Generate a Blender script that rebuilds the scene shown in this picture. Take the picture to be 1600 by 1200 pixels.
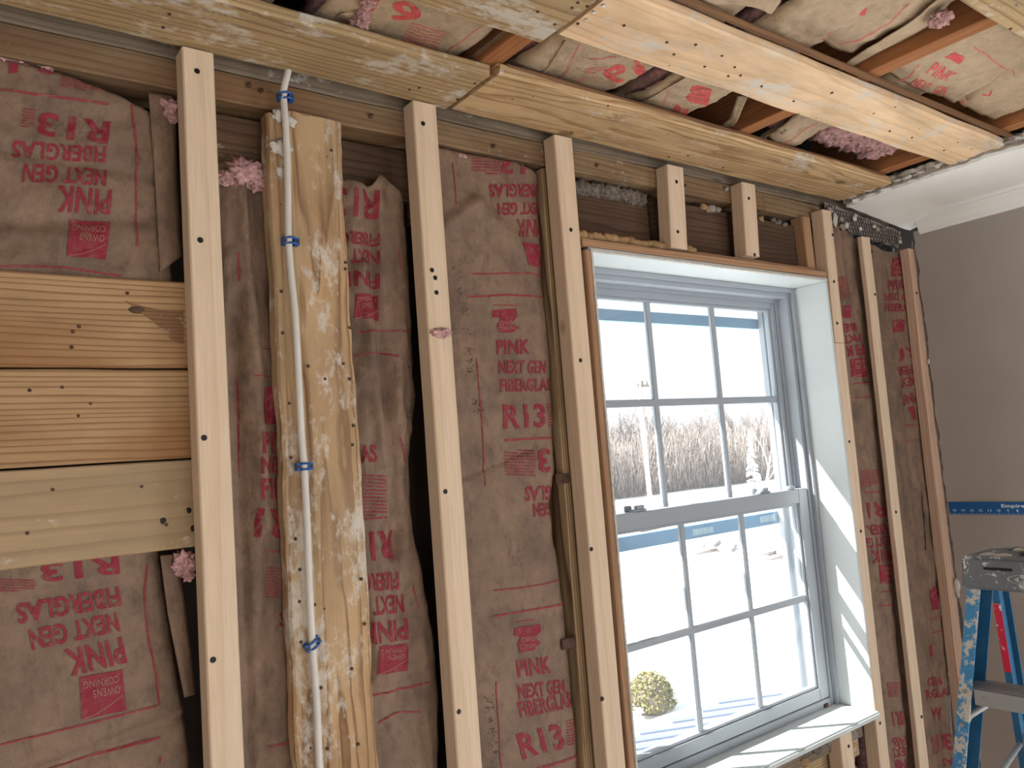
import bpy, bmesh, math, random
from mathutils import Vector, Matrix, noise
random.seed(7)
for o in list(bpy.data.objects): bpy.data.objects.remove(o)
C = bpy.context.scene.collection
SC = bpy.context.scene

# ------------------------------------------------------------------ camera
YAW, PIT, ROL, FPX = 0.645011055, 0.0921094351, -0.0764883478, 1248.93383
CAM = Vector((0.0, -1.2, 1.70))
fwd = Vector((math.sin(YAW)*math.cos(PIT), math.cos(YAW)*math.cos(PIT), math.sin(PIT)))
r0 = Vector((math.cos(YAW), -math.sin(YAW), 0)); u0 = r0.cross(fwd)
RT = r0*math.cos(ROL)+u0*math.sin(ROL); UP = -r0*math.sin(ROL)+u0*math.cos(ROL)
cd = bpy.data.cameras.new('camera'); cam = bpy.data.objects.new('camera', cd); C.objects.link(cam)
cd.sensor_fit = 'HORIZONTAL'; cd.sensor_width = 36.0; cd.lens = 36.0*FPX/1600.0
cd.clip_start = 0.02; cd.clip_end = 500
m = Matrix((RT, UP, -fwd)).transposed().to_4x4(); m.translation = CAM; cam.matrix_world = m
SC.camera = cam
# measured photo points back to real planes of the room (x right along the wall, y outdoors, z up)
def ray(px, py): return RT*((px-800)/FPX) + UP*(-(py-600)/FPX) + fwd
def PY(px, py, Y=0.0):
    d = ray(px, py); return CAM + d*((Y-CAM.y)/d.y)
def PX(px, py, X):
    d = ray(px, py); return CAM + d*((X-CAM.x)/d.x)
def PZ(px, py, Z):
    d = ray(px, py); return CAM + d*((Z-CAM.z)/d.z)

# ------------------------------------------------------------------ light
SC.view_settings.view_transform = 'Standard'; SC.view_settings.look = 'None'
SC.view_settings.gamma = 1.0; SC.view_settings.exposure = 0.0
SC.view_settings.use_curve_mapping = False
W = bpy.data.worlds.new('sky'); SC.world = W; W.use_nodes = True
bg = W.node_tree.nodes['Background']; bg.inputs[0].default_value = (0.90, 0.95, 1.0, 1); bg.inputs[1].default_value = 1.6
sd = bpy.data.lights.new('sun', 'SUN'); sd.energy = 25.0; sd.angle = 0.009; sd.color = (1.0, 0.96, 0.90)
sun = bpy.data.objects.new('sun', sd); C.objects.link(sun); sun.location = (-20, 20, 25)
sun.rotation_euler = Vector((1.38, -1.0, -1.56)).to_track_quat('-Z', 'Y').to_euler()
def added_light(x, y, z, sx, sz, rot, e, col=(0.93, 0.97, 1.0)):
    l = bpy.data.lights.new('fill_light', 'AREA'); l.shape = 'RECTANGLE'; l.size = sx; l.size_y = sz; l.energy = e; l.color = col
    o = bpy.data.objects.new('fill_light', l); C.objects.link(o); o.location = (x, y, z); o.rotation_euler = rot
    return o
# daylight lamps added out of view as fill: two behind, one left, one right
XRW = 2.56
added_light(0.2, -3.42, 1.45, 1.1, 1.3, (math.radians(90), 0, 0), 4)
added_light(1.7, -3.42, 1.02, 1.1, 1.9, (math.radians(90), 0, 0), 14)
added_light(-1.43, -1.9, 1.05, 0.9, 2.0, (0, math.radians(-90), 0), 3.0)
added_light(XRW, -1.85, 0.78, 1.3, 1.0, (0, math.radians(90), 0), 36)

# ------------------------------------------------------------------ helpers
def tag(o, label=None, cat=None, group=None, kind=None):
    if label: o['label'] = label
    if cat: o['category'] = cat
    if group: o['group'] = group
    if kind: o['kind'] = kind
    return o
def setparent(o, p):
    if p is None: return
    o.parent = p; o.matrix_parent_inverse = p.matrix_world.inverted()
def link(name, me, mat=None, parent=None, mw=None):
    o = bpy.data.objects.new(name, me); C.objects.link(o)
    if mat is not None and me is not None and len(me.materials) == 0: me.materials.append(mat)
    if mw is not None: o.matrix_world = mw
    setparent(o, parent); return o
def empty(name, loc=(0, 0, 0), mw=None):
    o = bpy.data.objects.new(name, None); C.objects.link(o); o.empty_display_size = 0.05
    o.matrix_world = mw if mw is not None else Matrix.Translation(Vector(loc)); return o
def smooth(me, on=True):
    for p in me.polygons: p.use_smooth = on
def obj_world(name, verts, faces, mat, parent=None, base=None, sm=False):
    """mesh given in room coordinates; its origin is put at base"""
    if base is None:
        xs = [v[0] for v in verts]; ys = [v[1] for v in verts]; zs = [v[2] for v in verts]
        base = ((min(xs)+max(xs))/2, (min(ys)+max(ys))/2, min(zs))
    b = Vector(base); me = bpy.data.meshes.new(name)
    me.from_pydata([Vector(v)-b for v in verts], [], faces); me.update()
    if sm: smooth(me)
    return link(name, me, mat, parent, Matrix.Translation(b))
def bm_obj(name, bm, mat, parent=None, base=(0, 0, 0), sm=False, mw=None):
    me = bpy.data.meshes.new(name); bmesh.ops.recalc_face_normals(bm, faces=bm.faces[:]); bm.to_mesh(me); bm.free()
    if sm: smooth(me)
    return link(name, me, mat, parent, mw if mw is not None else Matrix.Translation(Vector(base)))
BOXF = [(0, 3, 2, 1), (4, 5, 6, 7), (0, 1, 5, 4), (1, 2, 6, 5), (2, 3, 7, 6), (3, 0, 4, 7)]
def boxv(x0, x1, y0, y1, z0, z1):
    return [(x0, y0, z0), (x1, y0, z0), (x1, y1, z0), (x0, y1, z0), (x0, y0, z1), (x1, y0, z1), (x1, y1, z1), (x0, y1, z1)]
def bx(name, x0, x1, y0, y1, z0, z1, mat, parent=None, bev=0.0):
    bm = bmesh.new(); b = Vector(((x0+x1)/2, (y0+y1)/2, z0))
    vs = [bm.verts.new(Vector(v)-b) for v in boxv(x0, x1, y0, y1, z0, z1)]
    for f in BOXF: bm.faces.new([vs[i] for i in f])
    if bev: bmesh.ops.bevel(bm, geom=bm.edges[:], offset=bev, segments=2, affect='EDGES')
    return bm_obj(name, bm, mat, parent, b)
def multi(name, boxes, mat, parent=None, base=None):
    vs = []; fs = []
    for b in boxes:
        n = len(vs); vs += boxv(*b); fs += [tuple(i+n for i in f) for f in BOXF]
    return obj_world(name, vs, fs, mat, parent, base)
AX = {'x': Matrix(((1, 0, 0), (0, 1, 0), (0, 0, 1))).transposed(),
      'z': Matrix(((0, 0, 1), (1, 0, 0), (0, 1, 0))).transposed(),
      'y': Matrix(((0, 1, 0), (-1, 0, 0), (0, 0, 1))).transposed()}
def lumber(name, x0, x1, y0, y1, z0, z1, axis, mat, parent=None, jit=0.0, ch=0.002, lean=(0, 0), seed=0, fr=6.0, ends=0.0, step=0.05):
    """a length of timber: local X runs along the grain; lean shifts the far end sideways"""
    if axis == 'x': L, w, t = x1-x0, y1-y0, z1-z0; org = (x0, (y0+y1)/2, (z0+z1)/2)
    elif axis == 'z': L, w, t = z1-z0, x1-x0, y1-y0; org = ((x0+x1)/2, (y0+y1)/2, z0)
    else: L, w, t = y1-y0, x1-x0, z1-z0; org = ((x0+x1)/2, y0, (z0+z1)/2)
    n = max(2, int(L/step)) if jit else 2
    a, b, c = w/2, t/2, ch
    prof = [(-a+c, -b), (a-c, -b), (a, -b+c), (a, b-c), (a-c, b), (-a+c, b), (-a, b-c), (-a, -b+c)]
    if jit:   # extra points across the broad faces so the surface can waver
        k = 4; prof = []
        for i in range(k+1): prof.append((-a+c+(2*a-2*c)*i/k, -b))
        prof += [(a, -b+c), (a, b-c)]
        for i in range(k+1): prof.append((a-c-(2*a-2*c)*i/k, b))
        prof += [(-a, b-c), (-a, -b+c)]
    vs = []; fs = []; P = len(prof)
    for i in range(n+1):
        l = L*i/n
        for j, (py, pz) in enumerate(prof):
            e = 0
            if i in (0, n) and ends: e = ends*noise.noise((py*90+seed*3.1, pz*90, i+seed))
            dy = dz = 0
            if jit:
                dy = jit*noise.noise((l*fr+seed*7.3, py*3, 1.7+pz)); dz = jit*0.6*noise.noise((l*fr*1.6+seed*5.1, py*35, 4.2+pz*5))
            vs.append((l+e, py+dy+lean[0]*l/L, pz+dz+lean[1]*l/L))
    for i in range(n):
        for j in range(P):
            k = (j+1) % P; fs.append((i*P+j, i*P+k, (i+1)*P+k, (i+1)*P+j))
    fs.append(tuple(range(P))[::-1]); fs.append(tuple(n*P+j for j in range(P)))
    me = bpy.data.meshes.new(name); me.from_pydata(vs, [], fs); me.update()
    mw = AX[axis].to_4x4(); mw.translation = Vector(org)
    return link(name, me, mat, parent, mw)
def tube_bm(bm, pts, r, seg=8, caps=True, rf=None):
    pts = [Vector(p) for p in pts]; rings = []
    for i, p in enumerate(pts):
        t = (pts[min(i+1, len(pts)-1)]-pts[max(i-1, 0)]).normalized()
        a = t.orthogonal().normalized() if i == 0 else (pa - t*pa.dot(t)).normalized()
        pa = a; b = t.cross(a); rr = rf(i) if rf else r
        rings.append([bm.verts.new(p+(a*math.cos(2*math.pi*k/seg)+b*math.sin(2*math.pi*k/seg))*rr) for k in range(seg)])
    for i in range(len(rings)-1):
        for k in range(seg):
            bm.faces.new((rings[i][k], rings[i][(k+1) % seg], rings[i+1][(k+1) % seg], rings[i+1][k]))
    if caps: bm.faces.new(rings[0][::-1]); bm.faces.new(rings[-1])
def tube(name, pts, r, mat, parent=None, seg=8, rf=None, sm=True, base=None):
    b = Vector(base) if base is not None else Vector(pts[0]); bm = bmesh.new()
    tube_bm(bm, [Vector(p)-b for p in pts], r, seg, True, rf); return bm_obj(name, bm, mat, parent, b, sm)
def blob(name, c, r, mat, parent=None, amp=0.35, fr=30, seed=0, sc=(1, 1, 1), sub=3):
    bm = bmesh.new(); bmesh.ops.create_icosphere(bm, subdivisions=sub, radius=1)
    for v in bm.verts:
        d = v.co.normalized(); q = d*r*fr+Vector((seed*3.3, seed, 0))
        k = 1+amp*noise.noise(q)+amp*0.6*noise.noise(q*2.3)
        v.co = Vector((d.x*sc[0], d.y*sc[1], d.z*sc[2]))*r*k
    return bm_obj(name, bm, mat, parent, c, True)

# ------------------------------------------------------------------ materials
def newmat(name, rough=0.7, spec=0.3):
    mt = bpy.data.materials.new(name); mt.use_nodes = True; nt = mt.node_tree; b = nt.nodes['Principled BSDF']
    b.inputs['Roughness'].default_value = rough; b.inputs['Specular IOR Level'].default_value = spec
    return mt, nt, b
def node(nt, t, **kw):
    n = nt.nodes.new(t)
    for k, v in kw.items():
        if isinstance(k, str) and hasattr(n, k): setattr(n, k, v)
    return n
def ramp(nt, fac, stops, interp='LINEAR'):
    r = nt.nodes.new('ShaderNodeValToRGB'); cr = r.color_ramp; cr.interpolation = interp
    while len(cr.elements) < len(stops): cr.elements.new(0.5)
    for e, (p, c) in zip(cr.elements, stops):
        e.position = p; e.color = (*c, 1) if len(c) == 3 else c
    nt.links.new(fac, r.inputs[0]); return r.outputs[0]
def mixc(nt, fac, a, b, mode='MIX'):
    mx = nt.nodes.new('ShaderNodeMix'); mx.data_type = 'RGBA'; mx.blend_type = mode
    for s, v in ((mx.inputs[0], fac), (mx.inputs[6], a), (mx.inputs[7], b)):
        if hasattr(v, 'is_output'): nt.links.new(v, s)
        elif isinstance(v, (int, float)): s.default_value = v
        else: s.default_value = (*v, 1)
    return mx.outputs[2]
def coords(nt, scale=(1, 1, 1), rnd=True):
    tc = nt.nodes.new('ShaderNodeTexCoord'); v = tc.outputs['Object']
    if rnd:
        oi = nt.nodes.new('ShaderNodeObjectInfo'); mu = nt.nodes.new('ShaderNodeVectorMath'); mu.operation = 'MULTIPLY_ADD'
        cx = nt.nodes.new('ShaderNodeCombineXYZ')
        for i, k in enumerate((37.0, 0.0, 0.0)):
            mm = nt.nodes.new('ShaderNodeMath'); mm.operation = 'MULTIPLY'; mm.inputs[1].default_value = k
            nt.links.new(oi.outputs['Random'], mm.inputs[0]); nt.links.new(mm.outputs[0], cx.inputs[i])
        ad = nt.nodes.new('ShaderNodeVectorMath'); ad.operation = 'ADD'
        nt.links.new(v, ad.inputs[0]); nt.links.new(cx.outputs[0], ad.inputs[1]); v = ad.outputs[0]
    mp = nt.nodes.new('ShaderNodeMapping'); mp.inputs['Scale'].default_value = scale
    nt.links.new(v, mp.inputs[0]); return mp.outputs[0]
def nz(nt, vec, scale, detail=4, rough=0.55, out=0):
    n = nt.nodes.new('ShaderNodeTexNoise'); n.inputs['Scale'].default_value = scale; n.inputs['Detail'].default_value = detail
    n.inputs['Roughness'].default_value = rough; nt.links.new(vec, n.inputs['Vector']); return n.outputs[out]
def bump(nt, b, h, strength, dist=0.002):
    bp = nt.nodes.new('ShaderNodeBump'); bp.inputs['Strength'].default_value = strength; bp.inputs['Distance'].default_value = dist
    nt.links.new(h, bp.inputs['Height']); nt.links.new(bp.outputs[0], b.inputs['Normal'])
def simple(name, col, rough=0.6, metal=0.0, var=0.12, scale=20, bmp=0.0, spec=0.3):
    mt, nt, b = newmat(name, rough, spec); b.inputs['Metallic'].default_value = metal
    v = coords(nt, rnd=True); n = nz(nt, v, scale)
    lo = tuple(c*(1-var) for c in col); hi = tuple(min(1, c*(1+var)) for c in col)
    nt.links.new(ramp(nt, n, [(0.3, lo), (0.7, hi)]), b.inputs['Base Color'])
    if bmp: bump(nt, b, n, bmp)
    return mt
def wood(name, early, late, ring=40.0, dirt=(0.10, 0.07, 0.05), dirt_amt=0.4, splat=0.0, stretch=0.10, distort=1.6, rough=0.75, bmp=0.25, ringmix=0.8, centre=(0.02, 0.09), patch=None, knots=True, flecks=0.0):
    mt, nt, b = newmat(name, rough, 0.2); L = nt.links
    v = coords(nt, (stretch, 1, 1)); raw = coords(nt, (1, 1, 1))
    # a slow wander of the growth rings
    wob = nz(nt, v, 9.0, 3, 0.5, 1)
    s1 = nt.nodes.new('ShaderNodeVectorMath'); s1.operation = 'SUBTRACT'; s1.inputs[1].default_value = (0.5, 0.5, 0.5); L.new(wob, s1.inputs[0])
    s2 = nt.nodes.new('ShaderNodeVectorMath'); s2.operation = 'SCALE'; s2.inputs['Scale'].default_value = 0.05*distort; L.new(s1.outputs[0], s2.inputs[0])
    ad = nt.nodes.new('ShaderNodeVectorMath'); ad.operation = 'ADD'; L.new(v, ad.inputs[0]); L.new(s2.outputs[0], ad.inputs[1])
    of = nt.nodes.new('ShaderNodeVectorMath'); of.operation = 'ADD'; of.inputs[1].default_value = (0, centre[0], centre[1]); L.new(ad.outputs[0], of.inputs[0])
    wv = nt.nodes.new('ShaderNodeTexWave'); wv.wave_type = 'RINGS'; wv.rings_direction = 'X'; wv.wave_profile = 'SAW'
    wv.inputs['Scale'].default_value = ring; wv.inputs['Distortion'].default_value = 0.6; wv.inputs['Detail'].default_value = 1
    L.new(of.outputs[0], wv.inputs['Vector'])
    rc = ramp(nt, wv.outputs['Fac'], [(0.0, early), (0.55, early), (0.9, late), (1.0, early)])
    fine = nz(nt, coords(nt, (0.04, 1, 1)), 260, 3, 0.6)
    fc = ramp(nt, fine, [(0.3, tuple(c*0.78 for c in early)), (0.7, tuple(min(1, c*1.12) for c in early))])
    col = mixc(nt, ringmix, fc, rc)
    if patch:   # broad stain
        pn = nz(nt, coords(nt, (0.35, 1, 1)), 7, 4); col = mixc(nt, ramp(nt, pn, [(0.45, (0, 0, 0)), (0.62, (1, 1, 1))]), col, mixc(nt, 0.6, col, patch))
    if dirt_amt:
        dn = nz(nt, coords(nt, (0.3, 1, 1)), 16, 6, 0.65); col = mixc(nt, ramp(nt, dn, [(0.40, (0, 0, 0)), (0.75, (dirt_amt,)*3)]), col, dirt)
    if knots:
        vo = nt.nodes.new('ShaderNodeTexVoronoi'); vo.inputs['Scale'].default_value = 5.5; L.new(coords(nt, (0.55, 1, 1)), vo.inputs['Vector'])
        col = mixc(nt, ramp(nt, vo.outputs['Distance'], [(0.0, (0.8,)*3), (0.045, (0.7,)*3), (0.075, (0, 0, 0))]), col, tuple(c*0.5 for c in late))
    if splat:
        sn = nz(nt, coords(nt, (0.5, 1, 1)), 13, 7, 0.7); sm_ = nz(nt, coords(nt, (0.6, 1, 1)), 70, 4, 0.7)
        mu = nt.nodes.new('ShaderNodeMath'); mu.operation = 'MULTIPLY_ADD'; mu.inputs[1].default_value = 0.45; L.new(sm_, mu.inputs[0]); L.new(sn, mu.inputs[2])
        t = 0.98-0.25*splat
        col = mixc(nt, ramp(nt, mu.outputs[0], [(t-0.09, (0, 0, 0)), (t+0.03, (0.75,)*3)]), col, (0.62, 0.58, 0.52))
    if flecks:
        vo = nt.nodes.new('ShaderNodeTexVoronoi'); vo.inputs['Scale'].default_value = 26; L.new(coords(nt, (0.7, 1, 1)), vo.inputs['Vector'])
        col = mixc(nt, ramp(nt, vo.outputs['Distance'], [(0.0, (1,)*3), (0.06*flecks, (1,)*3), (0.09*flecks, (0, 0, 0))]), col, (0.03, 0.022, 0.018))
    L.new(col, b.inputs['Base Color'])
    ad2 = nt.nodes.new('ShaderNodeMath'); ad2.operation = 'MULTIPLY_ADD'; ad2.inputs[1].default_value = -0.5; L.new(wv.outputs['Fac'], ad2.inputs[0]); L.new(fine, ad2.inputs[2])
    if bmp: bump(nt, b, ad2.outputs[0], bmp, 0.0015)
    return mt
M = {}
M['pine'] = wood('new_pine', (0.66, 0.51, 0.375), (0.57, 0.405, 0.27), ring=30, dirt_amt=0.12, dirt=(0.45, 0.30, 0.18), bmp=0.08, ringmix=0.55, stretch=0.05, distort=0.5, centre=(0.03, 0.12))
M['pine_dim'] = M['pine']
M['left_board'] = wood('amber_board', (0.43, 0.275, 0.145), (0.185, 0.088, 0.036), ring=42, dirt_amt=0.45, dirt=(0.16, 0.08, 0.035), stretch=0.06, distort=1.1, patch=(0.22, 0.09, 0.03), bmp=0.35, centre=(0.12, 0.2), knots=False)
M['left_board_grey'] = wood('pale_weathered_board', (0.42, 0.295, 0.17), (0.28, 0.19, 0.11), ring=16, dirt_amt=0.5, dirt=(0.22, 0.17, 0.11), stretch=0.06, distort=1.4, splat=0.35, patch=(0.28, 0.20, 0.115), bmp=0.2, knots=False)
M['plank_tan'] = wood('ceiling_plank_tan', (0.44, 0.31, 0.165), (0.21, 0.125, 0.06), ring=38, dirt_amt=0.5, splat=0.55, stretch=0.06, distort=0.9, bmp=0.3, centre=(0.1, 0.16), dirt=(0.19, 0.125, 0.07))
M['plank_rough'] = wood('ceiling_plank_rough', (0.60, 0.41, 0.22), (0.29, 0.155, 0.065), ring=30, dirt_amt=0.55, splat=0.35, stretch=0.11, distort=2.2, bmp=0.5, dirt=(0.20, 0.11, 0.05), flecks=0.6)
M['plank_clear'] = wood('ceiling_plank_clear', (0.82, 0.575, 0.36), (0.68, 0.44, 0.24), ring=26, dirt_amt=0.6, splat=0.6, stretch=0.10, distort=1.6, bmp=0.2, dirt=(0.33, 0.24, 0.16), flecks=0.8)
M['joist'] = wood('orange_joist', (0.36, 0.15, 0.06), (0.25, 0.095, 0.038), ring=30, dirt_amt=0.25, dirt=(0.15, 0.05, 0.02), bmp=0.15, knots=False, stretch=0.05)
M['plate'] = wood('old_brown_plate', (0.27, 0.18, 0.10), (0.15, 0.092, 0.05), ring=24, dirt_amt=0.7, dirt=(0.09, 0.06, 0.04), splat=0.12, bmp=0.3, patch=(0.16, 0.07, 0.03), stretch=0.07)
M['plate_grey'] = wood('grey_brown_plate', (0.23, 0.175, 0.125), (0.14, 0.10, 0.07), ring=30, dirt_amt=0.65, dirt=(0.07, 0.055, 0.045), splat=0.3, bmp=0.3, stretch=0.06)
M['dark_board'] = wood('dark_sheathing', (0.105, 0.06, 0.037), (0.045, 0.025, 0.016), ring=22, dirt_amt=0.6, dirt=(0.035, 0.02, 0.015), bmp=0.4, stretch=0.12, distort=2.0)
M['dark_board_splat'] = wood('dark_sheathing_plaster', (0.19, 0.115, 0.07), (0.09, 0.05, 0.03), ring=30, dirt_amt=0.5, dirt=(0.05, 0.03, 0.02), splat=0.55, bmp=0.4)
M['old_plank'] = wood('old_plaster_plank', (0.48, 0.31, 0.165), (0.15, 0.07, 0.03), ring=24, dirt_amt=0.55, dirt=(0.22, 0.12, 0.06), splat=0.58, stretch=0.06, distort=2.4, bmp=0.7, ringmix=0.95, patch=(0.40, 0.29, 0.18), centre=(0.01, 0.07), flecks=0.5)
M['ribbed'] = wood('old_ribbed_stud', (0.42, 0.29, 0.165), (0.10, 0.055, 0.03), ring=46, dirt_amt=0.5, dirt=(0.13, 0.08, 0.05), bmp=0.8, stretch=0.02, distort=0.4, knots=False, ringmix=1.0, centre=(0.4, 0.0))
M['buck'] = wood('window_buck', (0.40, 0.235, 0.135), (0.27, 0.145, 0.08), ring=30, dirt_amt=0.3, dirt=(0.16, 0.08, 0.05), bmp=0.15, stretch=0.05, knots=False)
M['torn_stud'] = wood('pinkish_stud', (0.58, 0.40, 0.29), (0.47, 0.29, 0.20), ring=30, dirt_amt=0.25, dirt=(0.4, 0.2, 0.18), bmp=0.2, stretch=0.05)
M['white'] = simple('white_paint', (0.56, 0.595, 0.60), 0.45, var=0.02, scale=4, spec=0.4)
M['trim'] = simple('white_trim_paint', (0.82, 0.81, 0.785), 0.5, var=0.02, scale=5)
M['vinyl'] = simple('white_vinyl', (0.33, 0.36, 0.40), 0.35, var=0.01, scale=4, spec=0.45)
M['ceil'] = simple('ceiling_paint', (0.90, 0.89, 0.87), 0.8, var=0.03, scale=9)
M['wall'] = simple('taupe_wall_paint', (0.37, 0.325, 0.30), 0.55, var=0.05, scale=5, bmp=0.03)
M['floor'] = simple('pale_plywood_subfloor', (0.70, 0.60, 0.47), 0.7, var=0.15, scale=6)
M['shell'] = simple('pale_wall_paint', (0.62, 0.58, 0.53), 0.8, var=0.03, scale=4)
M['dark'] = simple('dark_gap_shade', (0.035, 0.025, 0.02), 0.95, var=0.3, scale=12)  # near-black: the shade of deep gaps is put into the backing colour
M['black'] = simple('black_screw', (0.008, 0.008, 0.008), 0.55, var=0.2)
M['steel'] = simple('bright_nail', (0.55, 0.54, 0.52), 0.35, 0.9, var=0.15)
M['rust'] = simple('rusty_nail', (0.09, 0.05, 0.035), 0.8, 0.2, var=0.4, scale=60)
M['cable'] = simple('white_cable', (0.60, 0.56, 0.52), 0.5, var=0.06, scale=25)
M['blue'] = simple('blue_staple', (0.02, 0.09, 0.30), 0.4, var=0.15)
M['plaster'] = simple('white_plaster', (0.52, 0.48, 0.43), 0.9, var=0.15, scale=60, bmp=0.5)
M['plaster_grey'] = simple('grey_plaster', (0.27, 0.225, 0.19), 0.95, var=0.3, scale=70, bmp=0.6)
M['foam'] = simple('tan_foam', (0.32, 0.20, 0.095), 0.85, var=0.3, scale=40, bmp=0.4)
M['lath'] = simple('metal_lath', (0.06, 0.055, 0.055), 0.7, 0.3, var=0.4, scale=50)
M['pink'] = simple('pink_fibreglass', (0.46, 0.27, 0.265), 1.0, var=0.45, scale=90, bmp=1.0, spec=0.05)
M['tarp'] = simple('black_felt', (0.012, 0.012, 0.016), 0.5, var=0.3)
def kraft(name, col, dark):
    mt, nt, b = newmat(name, 0.62, 0.25); L = nt.links
    v = coords(nt); n1 = nz(nt, v, 9, 6, 0.62); n2 = nz(nt, v, 55, 4, 0.6); n3 = nz(nt, coords(nt, (1, 1, 0.6)), 34, 6, 0.75)
    c = ramp(nt, n2, [(0.3, tuple(x*0.9 for x in col)), (0.7, tuple(x*1.08 for x in col))])
    c = mixc(nt, ramp(nt, n1, [(0.42, (0, 0, 0)), (0.72, (0.75,)*3)]), c, dark)
    c = mixc(nt, ramp(nt, n3, [(0.50, (0, 0, 0)), (0.72, (0.7,)*3)]), c, tuple(x*0.8 for x in dark))
    L.new(c, b.inputs['Base Color'])
    mu = nt.nodes.new('ShaderNodeMath'); mu.operation = 'MULTIPLY_ADD'; mu.inputs[1].default_value = 0.25; L.new(n2, mu.inputs[0]); L.new(n3, mu.inputs[2])
    bump(nt, b, mu.outputs[0], 0.6, 0.008)
    return mt
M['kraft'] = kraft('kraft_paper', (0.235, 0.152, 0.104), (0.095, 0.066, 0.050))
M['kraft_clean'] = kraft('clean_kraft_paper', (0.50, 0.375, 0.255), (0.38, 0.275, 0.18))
def printmat(name, col, paper, wear=0.5):
    mt, nt, b = newmat(name, 0.65, 0.2); v = coords(nt, rnd=False)
    n = nz(nt, v, 70, 5, 0.75)
    nt.links.new(mixc(nt, ramp(nt, n, [(0.52-0.02*wear, (0, 0, 0)), (0.72, (wear,)*3)]), col, paper), b.inputs['Base Color']); return mt
M['ink'] = printmat('red_print', (0.23, 0.024, 0.040), (0.20, 0.13, 0.085), 0.75)
M['ink_thin'] = printmat('red_fine_print', (0.25, 0.035, 0.045), (0.27, 0.17, 0.11), 0.8)
M['ink_black'] = printmat('black_dot_print', (0.035, 0.03, 0.028), (0.2, 0.13, 0.09), 0.7)
M['ink_paper'] = printmat('unprinted_lettering', (0.33, 0.17, 0.13), (0.25, 0.06, 0.06), 0.6)
M['ink_c'] = printmat('red_print_clean', (0.60, 0.09, 0.09), (0.5, 0.34, 0.22), 0.6)
M['ink_thin_c'] = printmat('red_fine_print_clean', (0.58, 0.16, 0.13), (0.5, 0.34, 0.22), 0.6)
mt, nt, b = newmat('window_glass', 0.0, 0.5); nt.nodes.remove(b)
tr = nt.nodes.new('ShaderNodeBsdfTransparent'); gl = nt.nodes.new('ShaderNodeBsdfGlossy'); gl.inputs['Roughness'].default_value = 0.02
df = nt.nodes.new('ShaderNodeBsdfDiffuse'); df.inputs[0].default_value = (0.9, 0.93, 0.95, 1)
tr.inputs[0].default_value = (0.95, 0.97, 0.97, 1)
x1 = nt.nodes.new('ShaderNodeMixShader'); x1.inputs[0].default_value = 0.05; nt.links.new(tr.outputs[0], x1.inputs[1]); nt.links.new(gl.outputs[0], x1.inputs[2])
x2 = nt.nodes.new('ShaderNodeMixShader'); x2.inputs[0].default_value = 0.06; nt.links.new(x1.outputs[0], x2.inputs[1]); nt.links.new(df.outputs[0], x2.inputs[2])  # white diffuse share puts a veiling glare over the view into the glass
nt.links.new(x2.outputs[0], nt.nodes['Material Output'].inputs[0]); M['glass'] = mt
M['mortar'] = simple('grey_mortar', (0.15, 0.12, 0.10), 0.95, var=0.5, scale=90, bmp=0.8)
M['lip'] = wood('dark_brown_lip', (0.20, 0.10, 0.05), (0.14, 0.065, 0.03), ring=30, dirt_amt=0.3, knots=False, bmp=0.1)

# ------------------------------------------------------------------ room shell
XR = 2.516; ZC = 2.352; XL = -1.4; YB = -3.4; YS = 0.135
fl = bx('floor', XL, XR, YB, YS, -0.06, 0.0, M['floor']); tag(fl, kind='structure')
# window wall: outer sheathing with the window opening left free
WX0, WX1, WZ0, WZ1 = 1.125, 2.02, 0.955, 2.125
ws = multi('wall_front', [(XL-0.1, WX0, YS, YS+0.03, -3.2, 2.6), (WX1, XR+0.4, YS, YS+0.03, -3.2, 2.6), (WX0, WX1, YS, YS+0.03, -3.2, WZ0), (WX0, WX1, YS, YS+0.03, WZ1, 2.6)], M['dark'])
tag(ws, kind='structure')
# wall behind the camera with two openings added for the fill, left wall with one
wb = multi('wall_back', [(XL, -0.4, YB-0.1, YB, 0, 2.56), (0.8, 1.1, YB-0.1, YB, 0, 2.56), (2.3, XR, YB-0.1, YB, 0, 2.56), (-0.4, 0.8, YB-0.1, YB, 0, 0.75), (-0.4, 0.8, YB-0.1, YB, 2.15, 2.56), (1.1, 2.3, YB-0.1, YB, 0, 0.04), (1.1, 2.3, YB-0.1, YB, 2.15, 2.56)], M['shell']); tag(wb, kind='structure')
wl = multi('wall_left', [(XL-0.1, XL, YB, -2.4, 0, 2.56), (XL-0.1, XL, -1.4, YS, 0, 2.56), (XL-0.1, XL, -2.4, -1.4, 2.1, 2.56)], M['shell']); tag(wl, kind='structure')
at = bx('ceiling_1', XL-0.2, XR+0.6, YB-0.2, YS+0.35, 2.56, 2.60, M['dark']); tag(at, kind='structure')
ev = bx('roof_eave', XL-1.0, XR+2.0, YS+0.03, 0.62, 2.455, 2.60, M['white']); tag(ev, kind='structure')
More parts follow.
